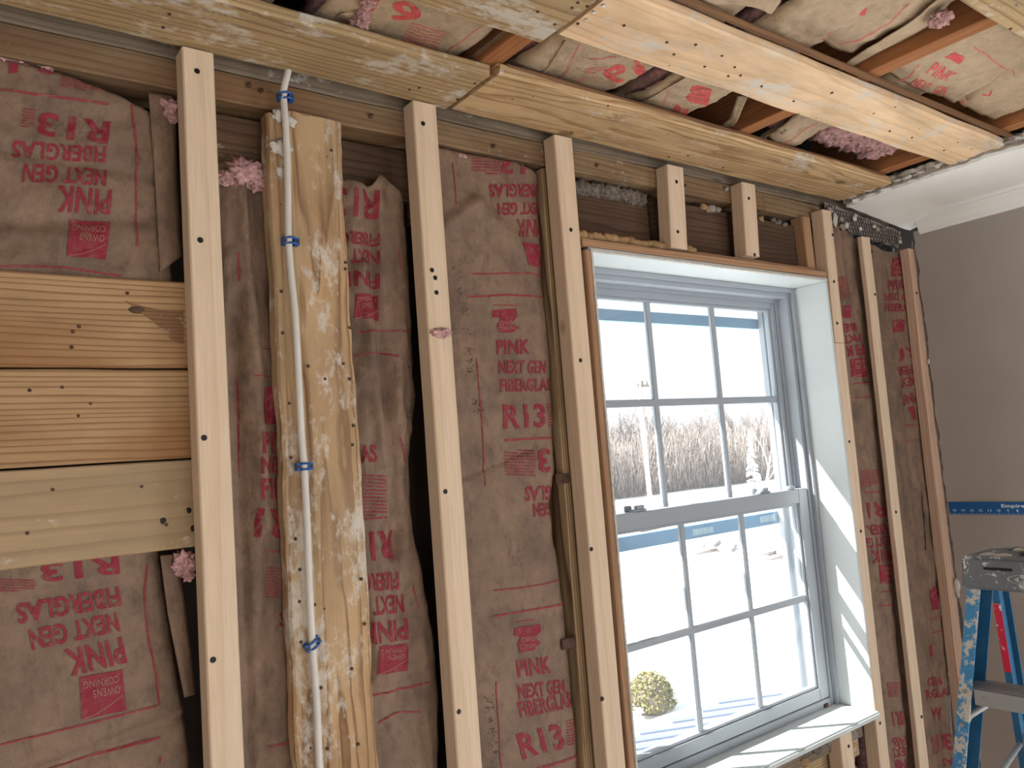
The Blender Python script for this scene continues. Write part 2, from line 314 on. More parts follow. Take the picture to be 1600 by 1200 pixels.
# painted wall on the right: its edge beside the window wall is torn
vs = []; fs = []; N = 150
for i in range(N+1):
    z = 2.31*i/N
    e = -0.004 + 0.006*noise.noise((z*14, 0.3, 0)) + 0.004*noise.noise((z*55, 1.3, 0))
    vs += [(XR, e-0.003, z), (XR, -0.12, z), (XR, -1.2, z), (XR+0.013, e+0.004, z), (XR+0.013, -1.2, z)]
for i in range(N):
    a, b = i*5, i*5+5
    fs += [(a, a+1, b+1, b), (a+1, a+2, b+2, b+1), (a+3, a, b, b+3), (a+4, a+3, b+3, b+4)]
fs += [(N*5, N*5+1, N*5+2, N*5+4, N*5+3)]
wr = obj_world('wall_right', vs, fs, M['wall']); tag(wr, kind='structure')
bx('wall_core', XR+0.013, XR+0.1, -1.2, -0.03, 0, 2.56, M['dark'], wr)
for a in ((YB, -2.5, 0, 2.56), (-2.5, -1.2, 0, 0.13), (-2.5, -1.2, 1.45, 2.56)): bx('wall_length', XR, XR+0.1, *a, M['wall'], wr)  # rest of this wall, with an opening added for the fill
# torn paper and plaster crumbs along that edge
vs = []; fs = []; N = 220
for i in range(N+1):
    z = 0.3+1.98*i/N
    a = 0.004+0.004*noise.noise((z*30, 5, 0)); w = 0.004+0.010*max(0, noise.noise((z*17, 9, 0)))+0.004*abs(noise.noise((z*80, 2, 0)))
    vs += [(XR-0.002, a-0.002, z), (XR-0.004-0.003*noise.noise((z*40, 1, 1)), a-w, z), (XR+0.008, a, z)]
for i in range(N):
    a, b = i*3, i*3+3; fs += [(a, a+1, b+1, b), (a+2, a, b, b+2)]
obj_world('torn_edge', vs, fs, M['plaster'], wr)
for z, s in ((1.90, 0.006), (1.215, 0.014), (1.19, 0.008)):
    blob('plaster_crumb', (XR-0.006, -0.008, z), s, M['plaster'], wr, 0.5, 60, z*9, (0.6, 0.7, 1.6), 2)
# white ceiling board left in place, torn back along one side
XE = 2.15
def dry_edge(y): return XE + 0.022*noise.noise((y*9, 0, 2)) + 0.010*noise.noise((y*40, 3, 0)) + (0.03 if y > -0.02 else 0)
def dry_z(x, y):
    k = max(0, min(1, (y+0.12)/0.13)); return ZC - 0.030*k*max(0, min(1, (x-2.2)/0.3))
vs = []; fs = []; ny = 150; nx = 14; Y1 = 0.012
for j in range(ny+1):
    t = j/ny; y = Y1+(YB-Y1)*(t**2.2)
    e = dry_edge(y)
    for i in range(nx+1):
        x = e+(XR+0.02-e)*i/nx; vs.append((x, y+0.006*noise.noise((x*40, 1, 0))*(j == 0), dry_z(x, y)))
for j in range(ny):
    for i in range(nx):
        a = j*(nx+1)+i; fs.append((a, a+1, a+nx+2, a+nx+1))
n0 = len(vs); vs += [(x, y, z+0.012) for x, y, z in vs]; fs += [tuple(q+n0 for q in f[::-1]) for f in fs]
for j in range(ny): a = j*(nx+1); fs.append((a, a+nx+1, a+nx+1+n0, a+n0))
for i in range(nx): fs.append((i+1, i, i+n0, i+1+n0))
ce = obj_world('ceiling_2', vs, fs, M['ceil']); tag(ce, kind='structure')
# ragged layers of plaster and paper over its broken edge
for lay, (dx, dz, mt_) in enumerate(((-0.018, 0.014, 'plaster_grey'), (-0.030, 0.024, 'plaster'), (-0.012, 0.032, 'plaster_grey'))):
    vs = []; fs = []; N = 240
    for i in range(N+1):
        y = 0.01-0.9*i/N; e = dry_edge(y)+dx+0.016*noise.noise((y*22, lay*4, 7))+0.012*noise.noise((y*75, lay, 3))
        z = ZC+dz+0.004*noise.noise((y*35, lay, 1)); vs += [(e, y, z-0.006), (e+0.10, y, z-0.004), (e, y, z+0.004)]
    for i in range(N): a, b = i*3, i*3+3; fs += [(a, a+1, b+1, b), (a+2, a, b, b+2)]
    obj_world('broken_plaster', vs, fs, M[mt_], ce)
for i in range(26):
    y = -0.02-0.6*random.random(); s = 0.006+0.010*random.random()
    blob('plaster_crumb', (dry_edge(y)-0.012-0.02*random.random(), y, ZC+0.012+0.015*random.random()), s, M[random.choice(('plaster', 'plaster', 'plaster_grey'))], ce, 0.6, 60, i*3.7, (1, 1.5, 0.5), 2)
# crown moulding
prof = [(XR, 2.296), (XR-0.006, 2.297), (XR-0.008, 2.304), (XR-0.011, 2.306), (XR-0.013, 2.314), (XR-0.020, 2.326), (XR-0.030, 2.334), (XR-0.032, 2.340), (XR-0.038, 2.342), (XR-0.041, 2.353), (XR, 2.353)]
vs = [(x, y, z) for y in (-0.028, YB) for x, z in prof]; P = len(prof)
fs = [(j, (j+1) % P, (j+1) % P+P, j+P) for j in range(P)] + [tuple(range(P))[::-1], tuple(range(P, 2*P))]
cr = obj_world('trim_1', vs, fs, M['trim']); tag(cr, kind='structure')

# old framing of the window wall: plates, sheathing boards (parts of the wall)
lumber('top_plate', XL, XR, 0.039, 0.078, 2.355, 2.405, 'x', M['plate_grey'], ws, 0.003, seed=1)
lumber('lower_plate', XL, 1.82, 0.039, 0.125, 2.305, 2.3535, 'x', M['plate'], ws, 0.003, seed=2)
lumber('lower_plate', 1.823, 2.14, 0.041, 0.125, 2.306, 2.3535, 'x', M['plate'], ws, 0.003, seed=3)
lumber('sheathing_board', 0.36, 0.475, 0.075, 0.10, 2.205, 2.298, 'x', M['dark_board_splat'], ws, 0.004, seed=4)
lumber('sheathing_board', 0.59, 0.76, 0.085, 0.11, 2.20, 2.298, 'x', M['dark_board'], ws, 0.004, seed=5)
lumber('sheathing_board', 0.76, 1.10, 0.10, 0.125, 2.16, 2.30, 'x', M['dark_board'], ws, 0.004, seed=6)
# header over the window
lumber('header_board', 1.105, 1.39, 0.066, 0.095, 2.150, 2.272, 'x', M['dark_board'], ws, 0.004, seed=7)
lumber('header_board', 1.40, 1.68, 0.060, 0.095, 2.150, 2.288, 'x', M['dark_board'], ws, 0.004, seed=8)
lumber('header_board', 1.70, 1.985, 0.060, 0.095, 2.150, 2.285, 'x', M['dark_board'], ws, 0.004, seed=9)
lumber('jack_stud', 1.975, 2.012, 0.030, 0.07, 2.152, 2.305, 'z', M['buck'], ws, 0.001, seed=10)
# crumbs of mortar in the gaps above the header
for i in range(22):
    x = 1.125+0.255*i/21
    blob('mortar_crumb', (x, 0.066, 2.283+0.006*noise.noise((x*50, 0, 0))), 0.011+0.005*random.random(), M['mortar'], ws, 0.8, 120, i*2.1, (1, 0.8, 1.2), 2)
for i in range(15):
    x = random.choice((1.46+0.2*random.random(), 1.72+0.22*random.random()))
    blob('mortar_crumb', (x, 0.058, 2.283+0.008*random.random()), 0.005+0.007*random.random(), M[random.choice(('mortar', 'plaster_grey', 'foam'))], ws, 0.6, 90, i*5.1, (1.3, 0.7, 0.8), 2)
blob('mortar_crumb', (1.655, 0.034, 2.338), 0.006, M['plaster_grey'], ws, 0.6, 70, 3, sub=2)
for x, z in ((1.50, 2.325), (0.44, 2.338), (0.46, 2.333), (1.21, 2.328), (0.66, 2.33), (0.93, 2.322)):
    tube('nail', [(x, 0.041, z), (x, 0.034, z)], 0.004, M['rust'], ws)
# below the window: sill boards and rubble
lumber('sill_board', 1.12, 1.985, 0.030, 0.065, 0.905, 0.945, 'x', M['plate_grey'], ws, 0.003, seed=13)
lumber('sill_board', 1.12, 1.985, 0.045, 0.075, 0.855, 0.902, 'x', M['plank_tan'], ws, 0.003, seed=14)
for i in range(14):
    x = 1.45+0.5*random.random()
    blob('mortar_crumb', (x, 0.032, 0.915+0.02*random.random()), 0.008+0.006*random.random(), M[random.choice(('plaster_grey', 'mortar', 'foam'))], ws, 0.6, 80, i*4.1, (1.4, 0.5, 1), 2)
for i in range(6): blob('pink_scrap', (1.90+0.08*random.random(), 0.085, 0.74+0.12*random.random()), 0.03, M['pink'], ws, 0.5, 40, i, sub=3)

# ------------------------------------------------------------------ window
win = empty('window_1', (1.57, 0.0, 0.955)); tag(win, kind='structure')
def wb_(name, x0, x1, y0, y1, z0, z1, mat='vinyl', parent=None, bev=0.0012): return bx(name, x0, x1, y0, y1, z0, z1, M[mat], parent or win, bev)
WL, WRt, WT, WB = 1.139, 2.004, 2.116, 0.972     # inner faces of the white jamb box
JB = 0.098
wb_('jamb', WL-0.008, WL, 0.0, JB+0.04, WB, WT, 'white')
wb_('jamb', WRt, WRt+0.008, 0.0, JB+0.04, WB, WT, 'white')
wb_('head_jamb', WL-0.008, WRt+0.008, 0.0, JB+0.04, WT, WT+0.010, 'white')
st = wb_('stool', WL-0.02, WRt+0.006, -0.012, JB+0.06, WB-0.016, WB, 'white', bev=0.004)
# vinyl frame: three steps running round the opening
def ring4(name, x0, x1, z0, z1, y0, y1, w, wbot=None):
    wbot = w if wbot is None else wbot
    wb_(name, x0, x0+w, y0, y1, z0, z1); wb_(name, x1-w, x1, y0, y1, z0, z1)
    wb_(name, x0+w, x1-w, y0, y1, z1-w, z1)
    if wbot: wb_(name, x0+w, x1-w, y0, y1, z0, z0+wbot)
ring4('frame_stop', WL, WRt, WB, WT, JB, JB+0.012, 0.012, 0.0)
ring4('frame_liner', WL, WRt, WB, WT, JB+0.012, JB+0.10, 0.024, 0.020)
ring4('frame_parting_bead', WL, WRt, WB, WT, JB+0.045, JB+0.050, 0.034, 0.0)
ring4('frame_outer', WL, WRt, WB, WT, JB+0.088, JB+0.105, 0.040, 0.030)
def muntins(s, xs, z0, z1, x0, x1, zm, y):
    for x in xs: wb_('muntin', x-0.009, x+0.009, y-0.005, y+0.005, z0, z1, parent=s, bev=0.002)
    wb_('muntin', x0, x1, y-0.0055, y+0.0055, zm-0.009, zm+0.009, parent=s, bev=0.002)
def panes(s, xs, zs, y):
    for i in range(len(xs)-1):
        for j in range(len(zs)-1): wb_('pane', xs[i], xs[i+1], y-0.0015, y+0.0015, zs[j], zs[j+1], 'glass', s, 0)
def sash(name, y0, y1, x0, x1, z0, z1, st_, top, bot, xs, zm):
    s = empty(name, ((x0+x1)/2, y0, z0)); setparent(s, win)
    wb_('stile', x0, x0+st_, y0, y1, z0, z1, parent=s); wb_('stile', x1-st_, x1, y0, y1, z0, z1, parent=s)
    wb_('rail', x0+st_, x1-st_, y0, y1, z1-top, z1, parent=s); wb_('rail', x0+st_, x1-st_, y0, y1, z0, z0+bot, parent=s)
    g0, g1, h0, h1 = x0+st_, x1-st_, z0+bot, z1-top; ym = (y0+y1)/2
    bd = 0.007
    for a in ((g0, g0+bd, h0, h1), (g1-bd, g1, h0, h1), (g0+bd, g1-bd, h0, h0+bd), (g0+bd, g1-bd, h1-bd, h1)):
        wb_('glazing_bead', a[0], a[1], y0+0.006, y1-0.004, a[2], a[3], parent=s, bev=0.0015)
    panes(s, [g0+bd, xs[0], xs[1], g1-bd], [h0+bd, zm, h1-bd], ym)
    muntins(s, xs, h0, h1, g0, g1, zm, ym)
    return s
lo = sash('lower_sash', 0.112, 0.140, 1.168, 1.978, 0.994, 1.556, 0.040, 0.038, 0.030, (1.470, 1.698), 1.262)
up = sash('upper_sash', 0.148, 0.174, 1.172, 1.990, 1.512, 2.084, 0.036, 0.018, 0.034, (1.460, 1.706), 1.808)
# sash locks and tilt latches on the meeting rail
def lock(x, z):
    b = bmesh.new()
    for v in (boxv(-0.022, 0.022, -0.008, 0.012, 0, 0.006), boxv(-0.010, 0.018, -0.006, 0.006, 0.006, 0.014), boxv(-0.022, -0.002, 0.016, 0.026, -0.002, 0.014)):
        q = [b.verts.new(p) for p in v]
        for f in BOXF: b.faces.new([q[i] for i in f])
    bmesh.ops.bevel(b, geom=b.edges[:], offset=0.002, segments=2, affect='EDGES')
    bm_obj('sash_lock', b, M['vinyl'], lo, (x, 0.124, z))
lock(1.33, 1.556); lock(1.80, 1.556)
wb_('tilt_latch', 1.905, 1.935, 0.116, 0.132, 1.556, 1.566, parent=lo, bev=0.003)
wb_('tilt_latch', 1.215, 1.245, 0.116, 0.132, 1.556, 1.566, parent=lo, bev=0.003)
wb_('seat_bracket', 1.945, 1.962, 0.106, 0.112, 0.973, 0.982, 'rust', win, 0.001)
# outer storm window; the bluish light on its rails is put in their colour
M['storm'] = simple('bluish_lit_storm_rail', (0.15, 0.285, 0.43), 0.5, var=0.08, scale=6)
sw = empty('storm_window', (1.6, 0.215, 0.98)); setparent(sw, win)
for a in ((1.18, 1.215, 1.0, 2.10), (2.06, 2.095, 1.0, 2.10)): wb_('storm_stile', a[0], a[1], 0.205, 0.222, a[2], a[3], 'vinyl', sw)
for z0, z1 in ((2.018, 2.047), (1.458, 1.492)): wb_('storm_rail', 1.215, 2.06, 0.205, 0.222, z0, z1, 'storm', sw)
M['sticker'] = simple('pale_sticker', (0.36, 0.46, 0.54), 0.5, var=0.3, scale=200)
wb_('sticker', 1.60, 1.68, 0.2035, 0.205, 1.466, 1.482, 'sticker', sw, 0); wb_('sticker', 1.88, 1.95, 0.2035, 0.205, 1.468, 1.486, 'sticker', sw, 0)

# rough timber round the opening
b1 = lumber('window_buck', 1.116, 1.131, -0.004, 0.10, 0.2, 2.118, 'z', M['buck'], None, 0.001, lean=(0, 0)); tag(b1, 'reddish brown timber edge running up the left side of the window', 'timber')
b2 = lumber('window_buck', 1.112, 2.006, -0.003, 0.10, 2.127, 2.143, 'x', M['buck'], None, 0.001); tag(b2, 'reddish brown timber edge lying along the top of the window', 'timber')
b3 = lumber('header_strip', 1.118, 1.996, 0.020, 0.10, 2.143, 2.157, 'x', M['buck'], None, 0.002, seed=3); tag(b3, 'rough brown strip above the window under the dark header boards', 'timber')
cnt = 0
for x0, x1, nn in ((1.118, 1.40, 22), (1.45, 1.50, 3)):
    fo = empty('spray_foam', (x0, 0.02, 2.157)); tag(fo, ['long bead of tan spray foam above the window\'s left corner', 'small dab of tan spray foam under the shorter strip left of centre'][cnt], 'foam'); cnt += 1
    for i in range(nn):
        x = x0+(x1-x0)*i/nn
        blob('foam_lump', (x, 0.022+0.006*noise.noise((x*30, 0, 0)), 2.157+0.004*noise.noise((x*25, 2, 0))), 0.010+0.004*random.random(), M['foam'], fo, 0.4, 70, i*1.9, (1.3, 1.0, 0.9), 2)
lumber('white_lip', 1.131, 2.004, -0.006, 0.0, 2.116, 2.1205, 'x', M['plaster'], win, 0.0015, 0.0005, seed=5)
lumber('white_lip', 1.131, 1.136, -0.006, 0.0, 0.98, 2.118, 'z', M['plaster'], win, 0.0015, 0.0005, seed=6)

# ------------------------------------------------------------------ new furring strips
def disc_mesh(name, r, h, mat):
    bm = bmesh.new(); bmesh.ops.create_cone(bm, cap_ends=True, segments=10, radius1=r, radius2=r*0.8, depth=h); me = bpy.data.meshes.new(name); bm.to_mesh(me); bm.free(); me.materials.append(mat); return me
SCREW = disc_mesh('screw', 0.0048, 0.0016, M['black']); KNOB = disc_mesh('nail', 0.0028, 0.0022, M['rust']); NAILB = disc_mesh('nail_bright', 0.0035, 0.004, M['steel'])
def screw(parent, p, n=(0, -1, 0), me=None, name='screw'):
    q = Vector(n).to_track_quat('Z', 'Y').to_matrix().to_4x4(); q.translation = Vector(p); return link(name, me or SCREW, None, parent, q)
def strip(x0, x1, z0, z1, label, lean=0.0, y0=0.0, y1=0.038, mat='pine', cat='furring strip', screws=(), seed=0, name='furring_strip', jit=0.0006):
    o = lumber(name, x0, x1, y0, y1, z0, z1, 'z', M[mat], None, jit, 0.0022, (lean, 0), seed, 5)
    tag(o, label, cat, 'new pale furring strips on the window wall')
    for px, py in screws:
        p = PY(px, py, y0); screw(o, (p.x, y0-0.0004, p.z))
    return o
strip(0.3275, 0.3745, 0.002, 2.358, 'long pale strip nearest the camera, between the amber boards and the cable plank', screws=((308, 111), (313, 375), (319, 684), (333, 1031)), seed=1)
strip(0.7275, 0.777, 0.002, 2.359, 'long pale strip with three close screw holes, right of the cable plank', screws=((661, 193), (675, 422), (680, 434), (682, 457), (696, 768), (717, 1112)), seed=2)
strip(1.061, 1.110, 0.002, 2.357, 'long pale strip standing just left of the window', screws=((892, 359), (907, 563), (924, 858), (941, 1092)), seed=3)
strip(1.388, 1.444, 2.150, 2.349, 'short pale block above the window, the longer left one of two', lean=0.013, screws=((1057, 284), (1059, 362)), seed=4)
strip(1.664, 1.718, 2.158, 2.348, 'short pale block above the window, the right one of two', lean=0.012, screws=((1170, 310), (1179, 398)), seed=5)
strip(2.018, 2.063, 1.9465, 2.322, 'upper length of jointed pale strip at the window\'s top right corner', lean=0.010, screws=((1301, 367), (1303, 440), (1308, 505)), seed=6)
strip(1.990, 2.036, 0.002, 1.945, 'long lower length of jointed pale strip along the window\'s right side', lean=0.026, screws=((1327, 690), (1345, 830), (1375, 1130)), seed=7)
strip(2.184, 2.228, 0.002, 2.266, 'slim pale strip with dark knots between the two right-hand paper batts', lean=0.037, y1=0.016, screws=((1367, 460), (1400, 800), (1440, 1120)), seed=8, jit=0.0025)
strip(2.452, 2.500, 0.002, 2.256, 'pinkish pale strip against the torn edge of the grey wall', lean=0.036, y1=0.030, mat='torn_stud', screws=((1432, 458), (1470, 700)), seed=9, jit=0.002)
strip(1.828, 1.880, 0.002, 0.953, 'short pale strip standing under the window sill', lean=0.008, screws=((1326, 1166),), seed=10)

# ------------------------------------------------------------------ horizontal boards beside the nearest strip
for z0, z1, mt_, lb, sd_ in ((1.871, 2.002, 'left_board', 'topmost amber horizontal board with a dark knot at its right end', 1), (1.737, 1.868, 'left_board', 'middle amber horizontal board with pin holes, behind the nearest strip', 2), (1.606, 1.734, 'left_board_grey', 'lowest of three horizontal boards, greyish with white smears', 3)):
    o = lumber('wall_board', XL+0.02, 0.335, 0.0395, 0.062, z0, z1, 'x', M[mt_], None, 0.002, 0.0018, seed=sd_+20); tag(o, lb, 'board', 'horizontal boards on the left')
    for k in range(4):
        screw(o, (0.10+0.21*random.random(), 0.0394, z0+0.02+0.09*random.random()), me=KNOB, name='nail_hole')
    if sd_ == 3:
        for x, z in ((0.285, 1.648), (0.322, 1.66), (0.326, 1.632)): blob('tar_spot', (x, 0.039, z), 0.004, M['black'], o, 0.5, 90, x*50, (1, 0.25, 1.2), 2)
    if sd_ == 1:
        M['knotwood'] = wood('knot_wood', (0.24, 0.13, 0.065), (0.13, 0.065, 0.03), ring=60, dirt_amt=0.5, dirt=(0.09, 0.05, 0.03), knots=False, splat=0.3)
        q = [PY(x, y, 0.0386) for x, y in ((196, 470), (222, 478), (240, 482), (262, 486), (287, 484), (287, 538), (272, 534), (255, 518), (240, 503), (224, 491))]
        obj_world('knot_wedge', [tuple(p) for p in q]+[(p.x, 0.041, p.z) for p in q], [tuple(range(10))]+[tuple(range(19, 9, -1))]+[(i, (i+1) % 10, (i+1) % 10+10, i+10) for i in range(10)], M['knotwood'], o)
        blob('knot', (0.262, 0.0392, 1.957), 0.008, M['rust'], o, 0.4, 60, 3, (1.5, 0.15, 0.7), 2)

# ------------------------------------------------------------------ old plank carrying the cable
def old_plank():
    pts = []; n = 130; z0, z1 = 0.05, 2.296
    prof = [(-0.070, 0.045), (-0.070, 0.022), (-0.066, 0.016), (-0.058, 0.013), (-0.050, 0.0145), (-0.042, 0.013), (-0.034, 0.015), (-0.028, 0.0175), (-0.020, 0.014), (-0.005, 0.0135), (0.012, 0.014), (0.028, 0.0145), (0.042, 0.0135), (0.050, 0.016), (0.056, 0.015), (0.062, 0.019), (0.064, 0.028), (0.064, 0.045)]
    P = len(prof); vs = []; fs = []
    for i in range(n+1):
        z = z0+(z1-z0)*i/n
        for j, (x, y) in enumerate(prof):
            ed = 1 if j < 4 or j > P-5 else 0.3
            xx = 0.5285+x + ed*0.006*noise.noise((z*5, x*4, 1)) + ed*0.003*noise.noise((z*26, x*9, 6))
            yy = y + 0.0035*noise.noise((z*7+3, x*60, 2)) + 0.002*noise.noise((z*30, x*120, 9))
            zz = z + (0.012*noise.noise((x*60, 2, 2)) + 0.008*(x < -0.04)*-1 if i == n else 0)
            vs.append((xx, yy, zz))
    for i in range(n):
        for j in range(P-1): a = i*P+j; fs.append((a+1, a, a+P, a+P+1))
        a = i*P; fs.append((a, a+P-1, a+2*P-1, a+P))
    fs.append(tuple(n*P+j for j in range(P))); fs.append(tuple(range(P))[::-1])
    b = Vector((0.5285, 0.03, z0)); R3 = AX['z']
    me = bpy.data.meshes.new('old_plank'); me.from_pydata([R3.transposed() @ (Vector(v)-b) for v in vs], [], fs); me.update()
    mw = R3.to_4x4(); mw.translation = b
    return link('old_plank', me, M['old_plank'], None, mw)
op = old_plank(); tag(op, 'wide old brown plank with plaster smears and a white cable stapled to it', 'plank')
for px, py, s in ((440, 230, 0.016), (440, 268, 0.010), (437, 182, 0.014), (455, 190, 0.010)):
    p = PY(px, py, 0.012); blob('plaster_lump', p, s, M['plaster'], op, 0.9, 90, px*0.7, (0.9, 0.15, 0.8), 3)
for px, py in ((440, 455), (442, 520), (452, 630), (455, 715), (462, 842), (469, 890), (468, 940), (470, 1003), (548, 512), (537, 568), (547, 592), (553, 665), (551, 695), (565, 905), (570, 975), (550, 1045), (502, 1075), (560, 1163), (512, 1170), (492, 945), (482, 572), (508, 592), (540, 420), (450, 338), (518, 235), (540, 410)):
    p = PY(px, py, 0.013); screw(op, p, me=KNOB, name='nail')
# white cable
pts = [PY(px, py, y) for px, py, y in ((452, 96, 0.012), (450, 112, 0.008), (445, 132, 0.006), (443, 151, 0.008), (446, 190, 0.005), (449, 260, 0.004), (450, 330, 0.004), (451, 377, 0.004), (455, 430, 0.002), (461, 490, 0.0), (465, 560, 0.0), (468, 620, 0.001), (471, 680, 0.003), (475, 729, 0.004), (479, 800, 0.002), (482, 880, 0.002), (485, 950, 0.003), (488, 1006, 0.004), (492, 1060, 0.003), (496, 1120, 0.003), (499, 1198, 0.004))]
pts.append(Vector((0.489, 0.006, 1.1))); pts.append(Vector((0.489, 0.006, 0.6)))
dense = []
for i in range(len(pts)-1):
    a, b, c, d = pts[max(i-1, 0)], pts[i], pts[i+1], pts[min(i+2, len(pts)-1)]
    for k in range(4):
        t = k/4; dense.append(0.5*((2*b)+(c-a)*t+(2*a-5*b+4*c-d)*t*t+(3*b-a-3*c+d)*t**3))
dense.append(pts[-1])
cb = tube('electric_cable', dense, 0.0056, M['cable'], None, 10); tag(cb, 'white electric cable running down the old plank', 'cable')
# blue staples over it
sl = ('highest blue cable staple, on the brown top plate', 'second blue cable staple from the top of the old plank', 'blue cable staple halfway down the old plank', 'lowest blue cable staple, tilted on the old plank')
for (px, py, tilt, yy), lb in zip(((447, 151, 0.1, 0.008), (455, 377, 0.0, 0.004), (476, 729, 0.0, 0.004), (489, 1006, 0.55, 0.004)), sl):
    c = PY(px, py, yy); s = empty('cable_staple', c); tag(s, lb, 'staple', 'blue cable staples')
    rt = Matrix.Rotation(-tilt, 4, 'Y'); bm = bmesh.new()
    arc = [(-0.008, 0.010), (-0.008, -0.002), (-0.0055, -0.0065), (0, -0.008), (0.0055, -0.0065), (0.008, -0.002), (0.008, 0.010)]
    for zz in (-0.0045, 0.0045):
        tube_bm(bm, [rt @ Vector((x, y, zz)) for x, y in arc], 0.0018, 6)
    bm_obj('saddle', bm, M['blue'], s, c)
    bm = bmesh.new()
    for sx in (-1, 1):
        q = [bm.verts.new(rt @ Vector(v)) for v in boxv(sx*0.009-0.004, sx*0.009+0.004, -0.003, 0.010, -0.006, 0.006)]
        for f in BOXF: bm.faces.new([q[i] for i in f])
    bm_obj('foot', bm, M['blue'], s, c)
    for sx in (-1, 1): screw(s, c+(rt @ Vector((sx*0.0105, -0.0035, 0))), me=KNOB, name='staple_nail')
# ribbed old stud beside the left window strip
o = lumber('old_stud', 1.030, 1.062, 0.045, 0.125, 0.02, 2.30, 'z', M['ribbed'], None, 0.002, lean=(0.028, 0), seed=31); tag(o, 'narrow old ribbed stud in shade between paper batt and window strip', 'stud')
for px, py in ((878, 748), (888, 1005)):
    p = PY(px, py, 0.043); ob = bx('metal_tie', p.x-0.018, p.x+0.018, 0.0405, 0.0445, p.z-0.010, p.z+0.010, M['rust'], o, 0.001)

# ------------------------------------------------------------------ ceiling planks nailed under the joists
ZP = 2.362; TP = 0.021
def cplank(x0, x1, y0, y1, mat, label, seed, nails=(), jit=0.003, bright=True):
    o = lumber('ceiling_plank', x0, x1, y0, y1, ZP, ZP+TP, 'x', M[mat], None, jit, 0.0035, seed=seed, ends=0.006); tag(o, label, 'plank', 'planks under the ceiling joists')
    for px, py, k in nails:
        p = PZ(px, py, ZP-0.0005); screw(o, p, (0, 0, -1), NAILB if k else KNOB, 'nail')
    return o
cplank(XL+0.02, 0.803, -0.138, 0.012, 'plank_tan', 'long tan ceiling plank against the wall top, with white plaster smears', 41, ((265, 22, 0), (255, 43, 0), (640, 140, 0), (715, 155, 0), (742, 130, 0), (655, 137, 0)))
cplank(0.815, 2.13, -0.152, 0.010, 'plank_rough', 'rough golden ceiling plank above the window with a swirling knot', 42, ((893, 207, 0), (1130, 262, 0), (950, 165, 0), (1045, 245, 0), (1075, 243, 0)), 0.004)
cplank(XL+0.02, 0.812, -0.418, -0.262, 'plank_tan', 'greyish tan ceiling plank end at the top centre, nailed beside a dark joint', 43, ((867, 38, 0), (894, 12, 0), (903, 4, 0), (840, 18, 0), (918, 10, 0)))
cplank(0.822, 2.142, -0.436, -0.297, 'plank_clear', 'broad bright ceiling plank crossing the upper right, peppered with nail holes', 44, ((943, 8, 1), (928, 18, 1), (916, 30, 1), (903, 37, 0), (975, 40, 0), (1042, 66, 0), (1053, 85, 0), (1087, 70, 0), (1101, 104, 0), (1128, 87, 0), (1138, 119, 0), (1157, 118, 0), (1148, 105, 0), (1300, 145, 0), (1390, 205, 0), (1425, 215, 0), (1475, 235, 0), (1190, 135, 0), (1240, 158, 0)))
cplank(0.2, 2.14, -0.835, -0.686, 'plank_tan', 'ceiling plank cut off by the top right corner of the picture', 45, ((1579, 45, 0), (1590, 8, 1)))
# brown inner lips: pipe-like edge strips lying on the planks
for y, x0, x1, lb in ((-0.150, 0.83, 2.09, 'thin brown strip lying along the edge of the rough golden plank'), (-0.452, 0.84, 2.12, 'thin reddish brown strip behind the broad bright plank')):
    o = lumber('edge_strip', x0, x1, y-0.004, y+0.010, ZP+TP-0.008, ZP+TP+0.003, 'x', M['lip'], None, 0.0012, 0.004, seed=int(x1*10)); tag(o, lb, 'strip')
# joists
jl = ('orange joist over the joint of the tan planks', 'orange joist in the middle of the open ceiling', 'orange joist beside the torn edge of the white ceiling')
for (x0, x1), lb in zip(((0.785, 0.825), (1.472, 1.512), (2.062, 2.102)), jl):
    o = lumber('ceiling_joist', x0, x1, YB+0.02, 0.03, ZP+TP+0.001, 2.555, 'y', M['joist'], None, 0.001, 0.002, seed=int(x0*10)); tag(o, lb, 'joist', 'ceiling joists')

# ------------------------------------------------------------------ paper-faced insulation
def lerp_tab(tab, t):
    if t <= tab[0][0]: return tab[0][1]
    for (a, b), (c, d) in zip(tab, tab[1:]):
        if t <= c: return b+(d-b)*(t-a)/(c-a) if c > a else d
    return tab[-1][1]
_txt = {}
def text_mesh(s, bold=0.022):
    if (s, bold) in _txt: return _txt[(s, bold)]
    cu = bpy.data.curves.new('lettering', 'FONT'); cu.body = s; cu.size = 1.0; cu.offset = bold; cu.resolution_u = 3; cu.space_character = 1.06
    o = bpy.data.objects.new('lettering_tmp', cu); C.objects.link(o)
    dg = bpy.context.evaluated_depsgraph_get(); me = bpy.data.meshes.new_from_object(o.evaluated_get(dg))
    vs = [(v.co.x, v.co.y) for v in me.vertices]; fs = [tuple(p.vertices) for p in me.polygons]
    bpy.data.objects.remove(o); bpy.data.curves.remove(cu); bpy.data.meshes.remove(me)
    x0 = min(v[0] for v in vs); x1 = max(v[0] for v in vs); y0 = min(v[1] for v in vs); y1 = max(v[1] for v in vs)
    _txt[(s, bold)] = ([((x-x0)/(x1-x0), (y-y0)/(y1-y0)) for x, y in vs], fs); return _txt[(s, bold)]
